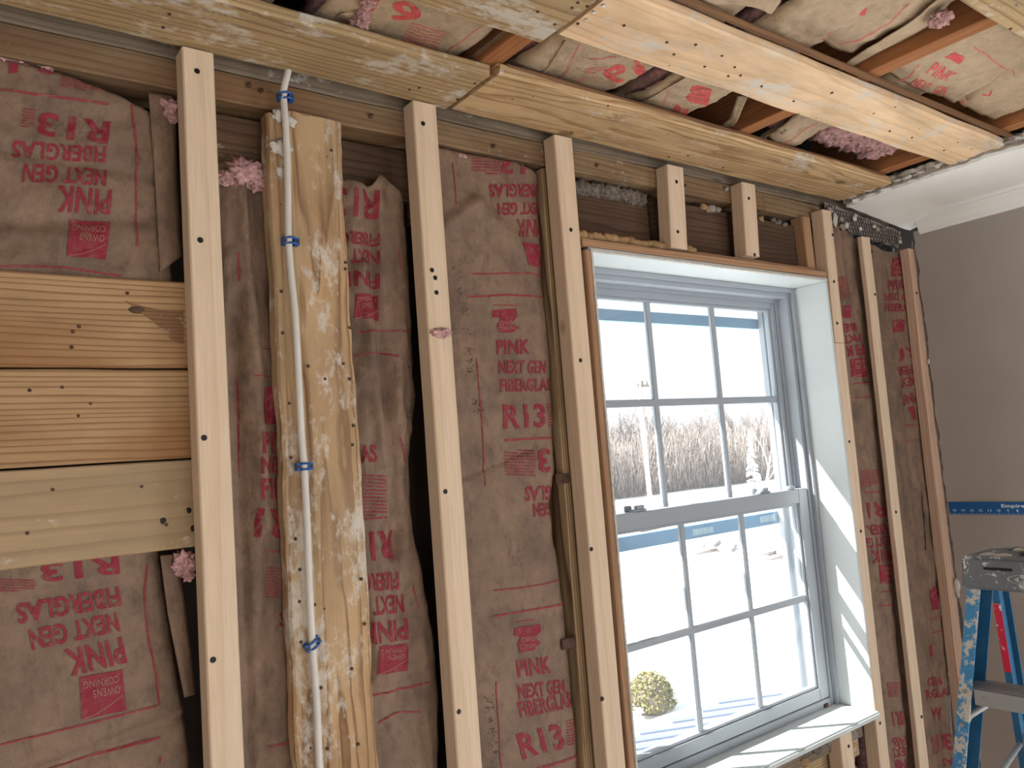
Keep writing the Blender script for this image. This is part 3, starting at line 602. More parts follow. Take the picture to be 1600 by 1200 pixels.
class Sheet:
    """a facing sheet over a batt: plane axes U,V, N towards the room, height h(u,v)"""
    def __init__(s, name, label, cat, group, O, U, V, N, left, right, bot, top, h, mat='kraft', cell=0.006, body=0.06, ink=('ink', 'ink_thin'), pink=True, roll=0.014):
        s.O, s.U, s.V, s.N, s.h0, s.left, s.right, s.bot, s.top = Vector(O), Vector(U), Vector(V), Vector(N), h, left, right, bot, top
        s.roll = roll; s.ink = ink
        vm = (bot+max(t for _, t in top))/2; uc = (lerp_tab(left, vm)+lerp_tab(right, vm))/2
        s.root = empty(name, s.O+s.U*uc+s.V*bot); tag(s.root, label, cat, group)
        wmax = max(lerp_tab(right, v)-lerp_tab(left, v) for v in (bot, vm, max(t for _, t in top)))
        nu = max(6, int(wmax/cell)); nv = max(6, int((max(t for _, t in top)-bot)/cell)); vs = []; fs = []; bk = []
        for j in range(nv+1):
            for i in range(nu+1):
                q = i/nu; tp = lerp_tab(top, q); v = bot+(tp-bot)*j/nv
                a, b = lerp_tab(left, v), lerp_tab(right, v); u = a+(b-a)*q
                vs.append(s.pt(u, v)); 
        for j in range(nv):
            for i in range(nu):
                a = j*(nu+1)+i; fs.append((a, a+1, a+nu+2, a+nu+1))
        s.face = obj_world('paper_facing', vs, fs, M[mat], s.root, s.root.location, True)
        sm = s.face.modifiers.new('thickness', 'SOLIDIFY'); sm.thickness = 0.0008; sm.offset = -1 if True else 1
        if body:
            nb, mb = 8, 14; vs = []; fs = []
            for lay in (0, 1):
                for j in range(mb+1):
                    for i in range(nb+1):
                        q = i/nb; tp = lerp_tab(top, q)-0.006; v = bot+0.004+(tp-bot)*j/mb*0.995
                        a, b = lerp_tab(left, v)+0.006, lerp_tab(right, v)-0.006; u = a+(b-a)*q
                        hh = min(s.h0(u+du, v+dv) for du in (-0.02, 0, 0.02) for dv in (-0.04, 0, 0.04))-0.02
                        vs.append(s.O+s.U*u+s.V*v+s.N*(hh if lay == 0 else -body))
            K = (nb+1)*(mb+1)
            for j in range(mb):
                for i in range(nb):
                    a = j*(nb+1)+i; fs += [(a, a+1, a+nb+2, a+nb+1), (a+K, a+nb+1+K, a+nb+2+K, a+1+K)]
            for i in range(nb): fs += [(i+1, i, i+K, i+1+K), (mb*(nb+1)+i, mb*(nb+1)+i+1, mb*(nb+1)+i+1+K, mb*(nb+1)+i+K)]
            for j in range(mb): a = j*(nb+1); c = a+nb; fs += [(a, a+nb+1, a+nb+1+K, a+K), (c+nb+1, c, c+K, c+nb+1+K)]
            obj_world('fibreglass_body', vs, fs, M['pink'], s.root, s.root.location, True)
    def h(s, u, v):
        a, b = lerp_tab(s.left, v), lerp_tab(s.right, v); d = max(0.0, min(u-a, b-u))
        return s.h0(u, v)-s.roll*math.exp(-d/0.010)
    def pt(s, u, v, e=0.0): return s.O+s.U*u+s.V*v+s.N*(s.h(u, v)+e)
    def hit(s, px, py):
        d = ray(px, py); k = 0.0
        for _ in range(5):
            t = ((s.O+s.N*k-CAM).dot(s.N))/d.dot(s.N); p = CAM+d*t; q = p-s.O; u, v = q.dot(s.U), q.dot(s.V); k = 0.5*k+0.5*s.h(u, v)
        return Vector((u, v))
    def lay(s, name, vs2, fs, mat, e=0.0013, cut=0.007):
        """lay a flat outline (u,v) on the sheet: cut it fine, drop it on the surface, trim at the edges"""
        bm = bmesh.new(); bv = [bm.verts.new((x, y, 0)) for x, y in vs2]
        for f in fs:
            try: bm.faces.new([bv[i] for i in f])
            except ValueError: pass
        for ax in (0, 1):
            lo_ = min(v[ax] for v in vs2); hi = max(v[ax] for v in vs2); n = int((hi-lo_)/cut)
            for k in range(1, n+1):
                co = [0, 0, 0]; no = [0, 0, 0]; co[ax] = lo_+(hi-lo_)*k/(n+1); no[ax] = 1
                bmesh.ops.bisect_plane(bm, geom=bm.verts[:]+bm.edges[:]+bm.faces[:], plane_co=co, plane_no=no, dist=1e-7)
        kill = []
        for f in bm.faces:
            c = f.calc_center_median()
            if c.x < lerp_tab(s.left, c.y)+0.002 or c.x > lerp_tab(s.right, c.y)-0.002: kill.append(f); continue
            q = (c.x-lerp_tab(s.left, c.y))/max(1e-6, lerp_tab(s.right, c.y)-lerp_tab(s.left, c.y))
            if c.y > lerp_tab(s.top, q)-0.002 or c.y < s.bot: kill.append(f)
        bmesh.ops.delete(bm, geom=kill, context='FACES')
        if not bm.faces: bm.free(); return
        b = s.root.location
        for v in bm.verts: v.co = s.pt(v.co.x, v.co.y, e)-b
        me = bpy.data.meshes.new(name); bm.to_mesh(me); bm.free(); return link(name, me, M[mat], s.root, Matrix.Translation(b))
    def text(s, t, p0, p1, hp, mat=None, bold=0.03, p2=None, e=0.0013, name='lettering'):
        """p0,p1: photo points of the baseline ends; hp: letter height in the photo"""
        dx, dy = p1[0]-p0[0], p1[1]-p0[1]; l = math.hypot(dx, dy)
        if p2 is None: p2 = (p0[0]+dy/l*hp, p0[1]-dx/l*hp)
        A, B, D = s.hit(*p0), s.hit(*p1), s.hit(*p2); vs, fs = text_mesh(t, bold)
        return s.lay(name, [tuple(A+(B-A)*x+(D-A)*y) for x, y in vs], fs, mat or s.ink[0], e)
    def poly(s, pts, mat=None, name='print_block', e=0.0013):
        q = [tuple(s.hit(*p)) for p in pts]; return s.lay(name, q, [tuple(range(len(q)))], mat or s.ink[0], e)
    def rule(s, pts, w=2.0, mat=None, name='printed_rule'):
        for a, b in zip(pts, pts[1:]):
            dx, dy = b[0]-a[0], b[1]-a[1]; l = math.hypot(dx, dy); nx, ny = -dy/l*w/2, dx/l*w/2
            s.poly([(a[0]+nx, a[1]+ny), (b[0]+nx, b[1]+ny), (b[0]-nx, b[1]-ny), (a[0]-nx, a[1]-ny)], mat or s.ink[1], name)
    def fine(s, p0, p1, p2, rows, mat=None, seed=1, fill=0.5):
        """small print: rows of short dashes in the parallelogram p0 (corner), p1 (row end), p2 (last row)"""
        rn = random.Random(seed); A, B, D = s.hit(*p0), s.hit(*p1), s.hit(*p2); vs = []; fs = []
        for r in range(rows):
            y0 = (r+0.25)/rows; y1 = y0+fill/rows; x = 0.0; end = 1.0 if r < rows-1 else 0.55
            while x < end:
                w = min(end, x+0.06+0.14*rn.random()); n = len(vs)
                vs += [tuple(A+(B-A)*a+(D-A)*b) for a, b in ((x, y0), (w, y0), (w, y1), (x, y1))]; fs.append((n, n+1, n+2, n+3)); x = w+0.03
        o = s.lay('small_print', vs, fs, mat or s.ink[1])
        if o: o['kind'] = 'stuff'
    def logo(s, c00, c10, c11, c01, letters=True):
        """maker's mark: a solid red square with a pale sweep and two lines of lettering; c00 is its lower left when upright"""
        s.poly([c00, c10, c11, c01], None, 'logo_square')
        L = lambda a, b: tuple((c00[k]*(1-a)+c10[k]*a)*(1-b)+(c01[k]*(1-a)+c11[k]*a)*b for k in (0, 1))
        pts = [L(0.04+0.92*t, 0.60+0.38*math.sin(t*1.5)) for t in [i/6 for i in range(7)]]
        for a, b in zip(pts, pts[1:]):
            dx, dy = b[0]-a[0], b[1]-a[1]; l = math.hypot(dx, dy); w = 0.9; nx, ny = -dy/l*w/2, dx/l*w/2
            s.poly([(a[0]+nx, a[1]+ny), (b[0]+nx, b[1]+ny), (b[0]-nx, b[1]-ny), (a[0]-nx, a[1]-ny)], 'ink_paper', 'logo_sweep', 0.002)
        if letters:
            s.text('OWENS', L(0.10, 0.36), L(0.72, 0.36), 0, 'ink_paper', 0.0, L(0.10, 0.54), 0.002)
            s.text('CORNING', L(0.10, 0.12), L(0.92, 0.12), 0, 'ink_paper', 0.0, L(0.10, 0.29), 0.002)
def crum(u, v, sd, fu, fv):
    a = noise.noise((u*fu+sd*1.7, v*fv+sd*3.1, sd)); b = noise.noise((u*fu*2.3+sd, v*fv*2.1, sd+5.5)); c = noise.noise((u*fu*5.1, v*fv*4.7+sd, sd+9))
    return 0.5*a+0.45*(0.55-abs(b)*1.7)+0.18*(0.4-abs(c)*1.4)
def crease(u, v, u1, v1, u2, v2, w, d):
    """a soft fold running from (u1,v1) to (u2,v2)"""
    ax, ay = u2-u1, v2-v1; L2 = ax*ax+ay*ay; t = max(0, min(1, ((u-u1)*ax+(v-v1)*ay)/L2))
    q = math.hypot(u-u1-ax*t, v-v1-ay*t)/w; return d*math.exp(-q*q)
WALLAX = ((1, 0, 0), (0, 0, 1), (0, -1, 0))
def pe(pts, Y): return sorted([(PY(x, y, Y).z, PY(x, y, Y).x) for x, y in pts])
GW = 'paper-faced batts in the window wall'
# left bay, above the boards
def h1(u, v): return 0.008*crum(u, v, 2, 7, 9)+0.005*crum(u, v, 8, 22, 24)+crease(u, v, 0.0, 2.06, 0.30, 2.10, 0.012, -0.008)+crease(u, v, 0.05, 2.18, 0.31, 2.16, 0.010, -0.005)
A = Sheet('insulation_batt', 'brown paper batt with upside-down red print above the amber boards', 'insulation', GW, (0, 0.048, 0), *WALLAX, [(1.9, XL+0.02), (2.4, XL+0.02)], [(1.9, 0.322), (2.4, 0.300)], 1.985, [(0, 2.31), (0.86, 2.306), (0.93, 2.296), (0.965, 2.282), (1, 2.262)], h1)
A.text('R13', (96, 72), (-42, 62), 46); A.rule([(0, 140), (85, 151), (170, 163)], 4)
A.fine((98, 116), (170, 128), (94, 137), 5, seed=3)
A.text('R13', (173, 190), (62, 174), 36); A.fine((36, 168), (56, 171), (33, 200), 7, seed=4)
A.text('FIBERGLAS', (167, 229), (20, 219), 26); A.text('NEXT GEN', (167, 266), (38, 255), 26); A.text('PINK', (175, 297), (90, 290), 39)
A.logo((172, 347), (109, 343), (104, 400), (165, 406)); A.rule([(203, 150), (213, 225), (213, 300), (215, 385)], 3); A.rule([(0, 416), (100, 418), (190, 432)], 3)
# folded flange of the same batt
def flange(sh, pts_l, pts_r, Y, mat='kraft', name='paper_flange', amp=0.004, sd=3):
    vs = []; fs = []; n = 40
    for i in range(n+1):
        t = i/n; f = lambda P: (lerp_tab([(k/(len(P)-1), p[0]) for k, p in enumerate(P)], t), lerp_tab([(k/(len(P)-1), p[1]) for k, p in enumerate(P)], t))
        a, b = f(pts_l), f(pts_r)
        for k in range(6):
            q = k/5; yy = Y+amp*noise.noise((q*2+sd, t*9, sd))+0.012*q*q; p = PY(a[0]*(1-q)+b[0]*q, a[1]*(1-q)+b[1]*q, yy); vs.append(p)
    for i in range(n):
        for k in range(5): a = i*6+k; fs.append((a, a+1, a+7, a+6))
    o = obj_world(name, vs, fs, M[mat], sh.root, None, True); o.modifiers.new('thickness', 'SOLIDIFY').thickness = 0.0008; return o
flange(A, [(232, 146), (242, 280), (250, 425)], [(274, 150), (276, 280), (284, 400)], 0.046)
for px, py, s_ in ((262, 165, 0.012), (5, 80, 0.014), (70, 98, 0.010), (30, 92, 0.009), (268, 180, 0.010)): blob('fibre_tuft', PY(px, py, 0.052), s_, M['pink'], A.root, 0.6, 170, px, (1.3, 0.6, 1), 4)
# left bay, below the boards
def h2(u, v): return 0.005*crum(u, v, 12, 6, 7)+0.004*crum(u, v, 18, 20, 20)+crease(u, v, 0.0, 1.32, 0.33, 1.375, 0.006, 0.006)+crease(u, v, 0.0, 1.312, 0.33, 1.367, 0.006, -0.006)
B = Sheet('insulation_batt', 'brown paper batt with red lettering below the grey board', 'insulation', GW, (0, 0.058, 0), *WALLAX, [(0.5, XL+0.02), (2.4, XL+0.02)], [(0.5, 0.318), (1.3, 0.318), (1.62, 0.285)], 0.6, [(0, 1.615), (1, 1.615)], h2)
B.text('R13', (185, 868), (63, 880), 29); B.fine((0, 904), (55, 905), (0, 925), 5, seed=5)
B.text('FIBERGLAS', (185, 916), (24, 943), 31); B.text('NEXT GEN', (182, 956), (44, 984), 31); B.text('PINK', (190, 995), (99, 1016), 41)
B.logo((191, 1046), (124, 1058), (128, 1124), (198, 1110)); B.rule([(230, 882), (226, 925), (230, 985), (243, 1050), (249, 1102)], 3)
B.rule([(0, 1164), (120, 1135), (245, 1103)], 3); B.rule([(75, 1202), (160, 1175), (250, 1152)], 4); B.rule([(250, 1182), (250, 1192)], 3)
flange(B, [(250, 868), (262, 960), (288, 1090)], [(276, 866), (290, 950), (305, 1085)], 0.044, sd=7)
for px, py, s_ in ((288, 880, 0.016), (295, 900, 0.008)): blob('fibre_tuft', PY(px, py, 0.046), s_, M['pink'], B.root, 0.6, 170, px, (1, 0.6, 1), 4)
# bay between the nearest strip and the cable plank
def h3(u, v): return 0.013*crum(u, v, 22, 16, 3.2)+0.009*crum(u, v, 28, 30, 11)+crease(u, v, 0.425, 2.2, 0.44, 1.62, 0.010, 0.012)+crease(u, v, 0.405, 1.95, 0.40, 1.25, 0.008, -0.010)+0.006
D_ = Sheet('insulation_batt', 'narrow crumpled paper batt squeezed between the nearest strip and the old plank', 'insulation', GW, (0, 0.058, 0), *WALLAX, [(0.5, 0.372), (2.4, 0.378)], [(0.5, 0.480), (1.5, 0.476), (2.4, 0.474)], 0.6, [(0, 2.20), (0.35, 2.215), (0.6, 2.19), (1, 2.17)], h3)
D_.rule([(373, 440), (372, 395)], 3); D_.rule([(371, 588), (373, 690), (374, 745)], 3); D_.rule([(410, 545), (425, 546), (442, 552)], 2); D_.rule([(396, 587), (440, 591)], 2)
D_.logo((413, 662), (442, 662), (442, 605), (413, 605), False)
D_.text('PINK', (410, 708), (470, 708), 34); D_.text('NEXT', (408, 740), (462, 738), 26); D_.text('FIBER', (408, 780), (475, 778), 32)
D_.text('R1', (448, 798), (402, 794), 44); D_.rule([(413, 862), (455, 860)], 3); D_.fine((416, 885), (455, 885), (414, 935), 10, seed=8)
D_.text('AS', (480, 958), (436, 954), 24); D_.rule([(420, 1167), (455, 1157)], 3)
for px, py, s_ in ((385, 270, 0.024), (405, 285, 0.016), (352, 278, 0.012), (457, 566, 0.010)): blob('fibre_tuft', PY(px, py, 0.045), s_, M['pink'], D_.root, 0.6, 170, px, (1.2, 0.6, 0.9), 4)
# bay between the cable plank and the second strip
re = pe([(622, 262), (636, 300), (641, 340), (650, 480), (656, 620), (645, 720), (652, 830), (672, 930), (686, 1000), (694, 1090), (690, 1200)], 0.05)
def h4(u, v): return 0.013*crum(u, v, 32, 14, 3.0)+0.009*crum(u, v, 38, 26, 10)+crease(u, v, 0.655, 2.2, 0.665, 1.55, 0.010, -0.014)+crease(u, v, 0.63, 2.05, 0.655, 1.7, 0.012, 0.012)+crease(u, v, 0.70, 1.95, 0.66, 1.60, 0.015, 0.010)+0.004
E_ = Sheet('insulation_batt', 'wrinkled paper batt between the old plank and the strip with three screw holes', 'insulation', GW, (0, 0.058, 0), *WALLAX, [(0.5, 0.582), (2.4, 0.590)], re, 0.9, [(0, 2.185), (0.15, 2.215), (0.5, 2.205), (0.72, 2.235), (0.9, 2.21), (1, 2.18)], h4)
E_.text('R13', (593, 297), (520, 293), 46); E_.text('FIBERGLAS', (593, 364), (490, 364), 20); E_.text('NEXT GEN', (593, 391), (500, 391), 23); E_.text('PINK', (593, 427), (520, 427), 24)
E_.logo((590, 462), (556, 460), (553, 498), (592, 502)); E_.rule([(556, 520), (600, 517), (635, 519)], 2.5); E_.rule([(556, 556), (592, 552), (622, 557)], 2.5)
E_.rule([(622, 392), (626, 420)], 2); E_.rule([(624, 682), (632, 722)], 2)
E_.text('AS', (563, 724), (590, 722), 28); E_.fine((567, 740), (604, 742), (565, 808), 12, seed=9); E_.rule([(566, 812), (605, 808)], 2.5)
E_.text('R13', (613, 828), (540, 832), 45); E_.text('FIBERGLAS', (622, 893), (525, 897), 28); E_.text('NEXT GEN', (630, 928), (528, 934), 29); E_.text('PINK', (636, 966), (554, 972), 33)
E_.logo((638, 1005), (592, 1010), (588, 1054), (636, 1048)); E_.rule([(580, 1087), (625, 1076), (670, 1066)], 3); E_.rule([(590, 1130), (620, 1113), (655, 1112)], 2.5); E_.rule([(645, 915), (654, 950)], 2)
def dots(s, x0, y0, x1, y1, rows, seed):
    rn = random.Random(seed); vs = []; fs = []
    for r in range(rows):
        t = r/max(1, rows-1); cx, cy = x0+(x1-x0)*t, y0+(y1-y0)*t
        if rn.random() < 0.3: continue
        for k in range(9):
            a = (cx+rn.randint(-4, 4)*1.7, cy+rn.randint(-3, 3)*1.8); q = [s.hit(a[0]+i, a[1]+j) for i, j in ((-0.8, -0.7), (0.8, -0.7), (0.8, 0.7), (-0.8, 0.7))]; n = len(vs); vs += [tuple(z) for z in q]; fs.append((n, n+1, n+2, n+3))
    o = s.lay('dot_code', vs, fs, 'ink_black', 0.0013, 0.5)
    if o: o['kind'] = 'stuff'
dots(E_, 645, 560, 640, 690, 9, 2)
# wide bay before the window
rf_ = pe([(846, 235), (848, 250), (846, 300), (850, 360), (852, 430), (862, 520), (868, 610), (873, 740), (866, 790), (870, 830), (878, 880), (888, 960), (900, 1090), (912, 1200)], 0.043)
def h5(u, v): return 0.005*crum(u, v, 42, 6, 5)+0.0045*crum(u, v, 48, 18, 16)+crease(u, v, 0.79, 2.13, 0.88, 2.20, 0.014, 0.010)+crease(u, v, 0.88, 2.20, 0.99, 2.12, 0.02, 0.008)+crease(u, v, 0.80, 1.67, 0.97, 1.715, 0.006, -0.006)
F_ = Sheet('insulation_batt', 'widest brown paper batt, with upright red PINK and R13 print, left of the window', 'insulation', GW, (0, 0.045, 0), *WALLAX, [(0.5, 0.770), (2.4, 0.775)], rf_, 0.9, [(0, 2.300), (0.35, 2.298), (0.75, 2.302), (1, 2.285)], h5)
F_.fine((783, 247), (737, 245), (783, 274), 6, seed=10); F_.text('R13', (850, 246), (785, 240), 31)
F_.text('FIBERGLAS', (845, 290), (764, 288), 21); F_.text('NEXT GEN', (848, 318), (777, 317), 19); F_.text('PINK', (850, 344), (806, 343), 27)
F_.poly([(815, 379), (843, 382), (850, 424), (826, 414)], None, 'logo_square'); F_.rule([(737, 428), (790, 427), (832, 427), (850, 436)], 2.5); F_.rule([(730, 464), (790, 461), (852, 466)], 3)
F_.poly([(768, 485), (806, 482), (809, 494), (799, 506), (811, 512), (800, 520), (780, 519), (776, 508), (783, 497), (769, 496)], None, 'logo_square'); F_.text('OWEN', (780, 509), (806, 508), 7, 'ink_paper', 0.0, None, 0.002); F_.text('CORNING', (778, 517), (806, 515), 6, 'ink_paper', 0.0, None, 0.002); F_.rule([(770, 477), (808, 477)], 1.4)
F_.text('PINK', (776, 554), (827, 553), 23); F_.text('NEXT GEN', (779, 584), (852, 584), 21); F_.text('FIBERGLAS', (782, 613), (860, 611), 21); F_.text('R13', (786, 671), (852, 668), 39)
F_.fine((854, 630), (865, 630), (857, 667), 8, seed=11); F_.rule([(788, 688), (866, 684)], 3.5); F_.fine((836, 745), (789, 744), (835, 702), 9, seed=12)
F_.text('R13', (905, 697), (838, 702), 36); F_.text('FIBERGLAS', (905, 757), (820, 760), 22); F_.text('NEXT GEN', (905, 781), (832, 787), 20); F_.text('PINK', (905, 808), (860, 812), 27); F_.poly([(870, 850), (881, 846), (881, 890), (873, 892)], None, 'print_block')
F_.rule([(770, 923), (800, 920), (850, 913), (882, 903)], 2); F_.rule([(770, 963), (830, 953), (888, 941)], 3.2)
F_.poly([(803, 981), (843, 975), (845, 986), (836, 995), (844, 1004), (833, 1016), (812, 1020), (808, 1006), (813, 996), (803, 993)], None, 'logo_square'); F_.text('OWEN', (814, 1004), (840, 1001), 8, 'ink_paper', 0.0, None, 0.002); F_.text('CORNING', (812, 1014), (838, 1011), 7, 'ink_paper', 0.0, None, 0.002); F_.rule([(806, 972), (834, 968)], 1.5)
F_.text('PINK', (809, 1058), (862, 1051), 27); F_.text('NEXT GEN', (811, 1093), (884, 1083), 24); F_.text('FIBERGLAS', (813, 1122), (894, 1104), 26); F_.text('R13', (817, 1187), (884, 1168), 42)
F_.fine((884, 1124), (903, 1119), (886, 1166), 9, seed=13); F_.rule([(838, 1202), (905, 1176)], 4); F_.fine((900, 1190), (915, 1188), (902, 1203), 2, seed=3)
F_.rule([(707, 255), (711, 290), (713, 320)], 1.6); F_.rule([(744, 560), (747, 590), (749, 615), (752, 650), (755, 700), (758, 760)], 1.8); F_.rule([(775, 1065), (779, 1130), (783, 1200)], 1.8)
dots(F_, 708, 392, 748, 645, 17, 4); dots(F_, 763, 1092, 775, 1196, 7, 5)
for px, py, s_ in ((722, 243, 0.007), (690, 520, 0.014), (820, 244, 0.012), (800, 238, 0.008)): blob('fibre_tuft', PY(px, py, 0.045 if px > 700 else -0.002), s_, M['plaster_grey'] if px > 795 else M['pink'], F_.root, 0.6, 170, px, (1.3, 0.35, 0.6), 4)
# right of the window: two narrow folded batts
rg = pe([(1356, 372), (1359, 470), (1372, 600), (1388, 770), (1402, 900), (1418, 1090), (1424, 1200)], 0.03)
def h6(u, v): return 0.010*crum(u, v, 52, 13, 2.6)+0.007*crum(u, v, 58, 26, 9)+crease(u, v, 2.13, 2.3, 2.17, 1.75, 0.012, 0.015)+crease(u, v, 2.16, 2.3, 2.21, 1.85, 0.010, -0.018)+0.006
G_ = Sheet('insulation_batt', 'folded paper batt right beside the window\'s right strip', 'insulation', GW, (0, 0.040, 0), *WALLAX, [(0.5, 2.035), (2.4, 2.068)], rg, 0.5, [(0, 2.285), (0.35, 2.295), (0.6, 2.27), (1, 2.265)], h6)
G_.fine((1309, 433), (1320, 432), (1310, 468), 9, seed=14); G_.poly([(1316, 478), (1328, 480), (1326, 498), (1315, 496)], None, 'logo_square')
G_.text('FIBER', (1337, 504), (1306, 508), 13); G_.text('NEXT', (1344, 521), (1318, 524), 13); G_.text('PINK', (1349, 537), (1320, 541), 17); G_.logo((1352, 559), (1327, 561), (1329, 590), (1355, 589))
G_.rule([(1333, 600), (1359, 597)], 2); G_.rule([(1333, 622), (1361, 620)], 2); G_.fine((1343, 735), (1374, 733), (1345, 762), 8, seed=15); G_.rule([(1348, 770), (1378, 768)], 2)
G_.text('R1', (1381, 783), (1353, 786), 24); G_.text('FIBER', (1386, 817), (1352, 822), 15); G_.text('NEXT G', (1391, 835), (1352, 841), 15); G_.text('PINK', (1396, 855), (1360, 860), 20); G_.logo((1397, 881), (1372, 883), (1375, 912), (1399, 910))
G_.rule([(1376, 925), (1404, 919)], 2); G_.rule([(1372, 947), (1398, 943)], 2); G_.fine((1384, 1066), (1409, 1063), (1388, 1090), 7, seed=16); G_.text('R1', (1409, 1111), (1392, 1113), 22); G_.text('FIB', (1414, 1150), (1392, 1154), 12); G_.text('NEXT', (1416, 1165), (1391, 1170), 13); G_.text('PINK', (1420, 1183), (1395, 1188), 18)
rh = [(z, x+0.035) for z, x in pe([(1418, 388), (1422, 450), (1436, 600), (1452, 750), (1466, 900), (1481, 1050), (1492, 1200)], 0.03)]
def h7(u, v): return 0.010*crum(u, v, 62, 12, 2.4)+0.006*crum(u, v, 68, 28, 9)+crease(u, v, 2.34, 2.25, 2.35, 1.6, 0.012, -0.014)+crease(u, v, 2.44, 1.9, 2.40, 1.3, 0.014, -0.010)+0.004
H_ = Sheet('insulation_batt', 'folded paper batt with upright red print beside the grey wall', 'insulation', GW, (0, 0.040, 0), *WALLAX, [(0.5, 2.205), (2.4, 2.262)], rh, 0.5, [(0, 2.27), (0.3, 2.262), (0.4, 2.25), (1, 2.252)], h7)
H_.logo((1392, 432), (1413, 431), (1416, 403), (1394, 402)); H_.text('PINK', (1388, 454), (1413, 452), 16); H_.text('NEXT GEN', (1382, 471), (1424, 470), 13); H_.text('FIBERGL', (1382, 487), (1424, 487), 13); H_.logo((1396, 520), (1413, 518), (1413, 498), (1394, 500), False)
H_.text('R1', (1428, 540), (1405, 545), 20); H_.text('FIBER', (1424, 570), (1400, 574), 14); H_.text('NEXT', (1428, 588), (1404, 592), 14); H_.text('PINK', (1431, 612), (1408, 618), 16); H_.poly([(1418, 636), (1428, 634), (1432, 656), (1424, 655)], None, 'print_block'); H_.rule([(1413, 663), (1437, 665)], 1.6); H_.rule([(1415, 690), (1437, 686)], 1.6)
H_.rule([(1440, 770), (1446, 860)], 1.5, 'ink_black'); H_.text('S', (1465, 915), (1455, 917), 10); H_.logo((1456, 954), (1468, 950), (1465, 922), (1452, 922), False); H_.rule([(1452, 968), (1472, 962)], 1.8); H_.rule([(1455, 990), (1474, 984)], 1.8); H_.poly([(1450, 1010), (1455, 1007), (1457, 1025), (1453, 1026)], None, 'print_block')
H_.text('GEN', (1450, 1073), (1472, 1070), 14); H_.text('RGLAS', (1448, 1093), (1483, 1086), 15); H_.text('W', (1456, 1128), (1473, 1126), 22); H_.text('13', (1490, 1142), (1470, 1146), 26); H_.fine((1455, 1150), (1474, 1145), (1458, 1180), 8, seed=17); H_.text('AS', (1488, 1183), (1470, 1186), 12)
# dark tapered fold of paper hanging inside the left of these bays
flange(G_, [(1306, 360), (1310, 400), (1316, 470)], [(1334, 360), (1330, 400), (1318, 472)], 0.038, sd=11, amp=0.006)

# ------------------------------------------------------------------ paper batts up between the joists
CEIL = ((1, 0, 0), (0, 1, 0), (0, 0, -1)); GC = 'paper-faced batts between the ceiling joists'; ZB = 2.408
IC = ('ink_c', 'ink_thin_c')
def csheet(label, x0, x1, y0, y1, sd, amp, extra=None, x0b=None, x1b=None, z=ZB, mat='kraft_clean', roll=0.014, fu=8, fv=8):
    def h(u, v): return amp*crum(u, v, sd, fu, fv)+amp*0.4*crum(u, v, sd+3, fu*3, fv*3)+(extra(u, v) if extra else 0)
    return Sheet('ceiling_batt', label, 'insulation', GC, (0, 0, z), *CEIL, [(y0, x0), (y1, x0 if x0b is None else x0b)], [(y0, x1), (y1, x1 if x1b is None else x1b)], y0, [(0, y1), (1, y1)], h, mat, 0.008, 0.05, IC, True, roll)
sag = lambda cy, w, d: (lambda u, v: d*math.exp(-((v-cy)/w)**2))
c1 = csheet('crumpled ceiling paper above the cable plank, at the top edge', XL+0.05, 0.44, -1.2, 0.0, 71, 0.013, sag(-0.2, 0.08, 0.012))
c2 = csheet('smooth ceiling paper with a red 19, left of the first orange joist', 0.50, 0.772, -1.2, 0.0, 74, 0.007, sag(-0.2, 0.1, 0.008), x1b=0.768, roll=0.006)
c2.text('19', (566, 12), (643, 38), 30, p2=(585, -22)); c2.fine((645, 33), (702, 48), (622, 70), 8, seed=21); c2.rule([(628, 55), (655, 68), (680, 70)], 1.6); c2.rule([(785, 20), (745, 45), (708, 72), (690, 88)], 1.8); c2.text('GEN', (660, -6), (700, 2), 14)
for px, py, s_ in ((398, 6, 0.012), (560, 38, 0.014), (552, 48, 0.012), (568, 22, 0.010), (575, 5, 0.010)): blob('fibre_tuft', PZ(px, py, 2.395), s_, M['pink'], c2.root if px > 500 else c1.root, 0.6, 170, px, (1, 1.2, 0.7), 4)
# torn hanging flap between those two
def strip_sheet(root, name, rows, mat, nseg=26, sd=1, amp=0.006):
    """a band of paper through cross rows [(a,b)], each a pair of room points"""
    vs = []; fs = []; K = 6
    for i in range(nseg+1):
        t = i/nseg*(len(rows)-1); k = min(int(t), len(rows)-2); q = t-k
        a = Vector(rows[k][0]).lerp(Vector(rows[k+1][0]), q); b = Vector(rows[k][1]).lerp(Vector(rows[k+1][1]), q)
        for j in range(K+1):
            s_ = j/K; p = a.lerp(b, s_); p = p+Vector((0, 0, amp*noise.noise((t*1.3+sd, s_*2.5, sd))))
            if j in (0, K): p = p+(b-a)*0.04*noise.noise((t*6, j, sd))
            vs.append(p)
    for i in range(nseg):
        for j in range(K): a = i*(K+1)+j; fs.append((a, a+1, a+K+2, a+K+1))
    o = obj_world(name, vs, fs, M[mat], root, None, True); o.modifiers.new('thickness', 'SOLIDIFY').thickness = 0.001; return o
strip_sheet(c1.root, 'torn_flap', [(PZ(512, 42, 2.40), PZ(545, 52, 2.40)), (PZ(535, 18, 2.40), PZ(570, 28, 2.395)), (PZ(552, 5, 2.42), PZ(585, 0, 2.40)), (PZ(570, -20, 2.46), PZ(590, -25, 2.44))], 'kraft_clean', sd=4)
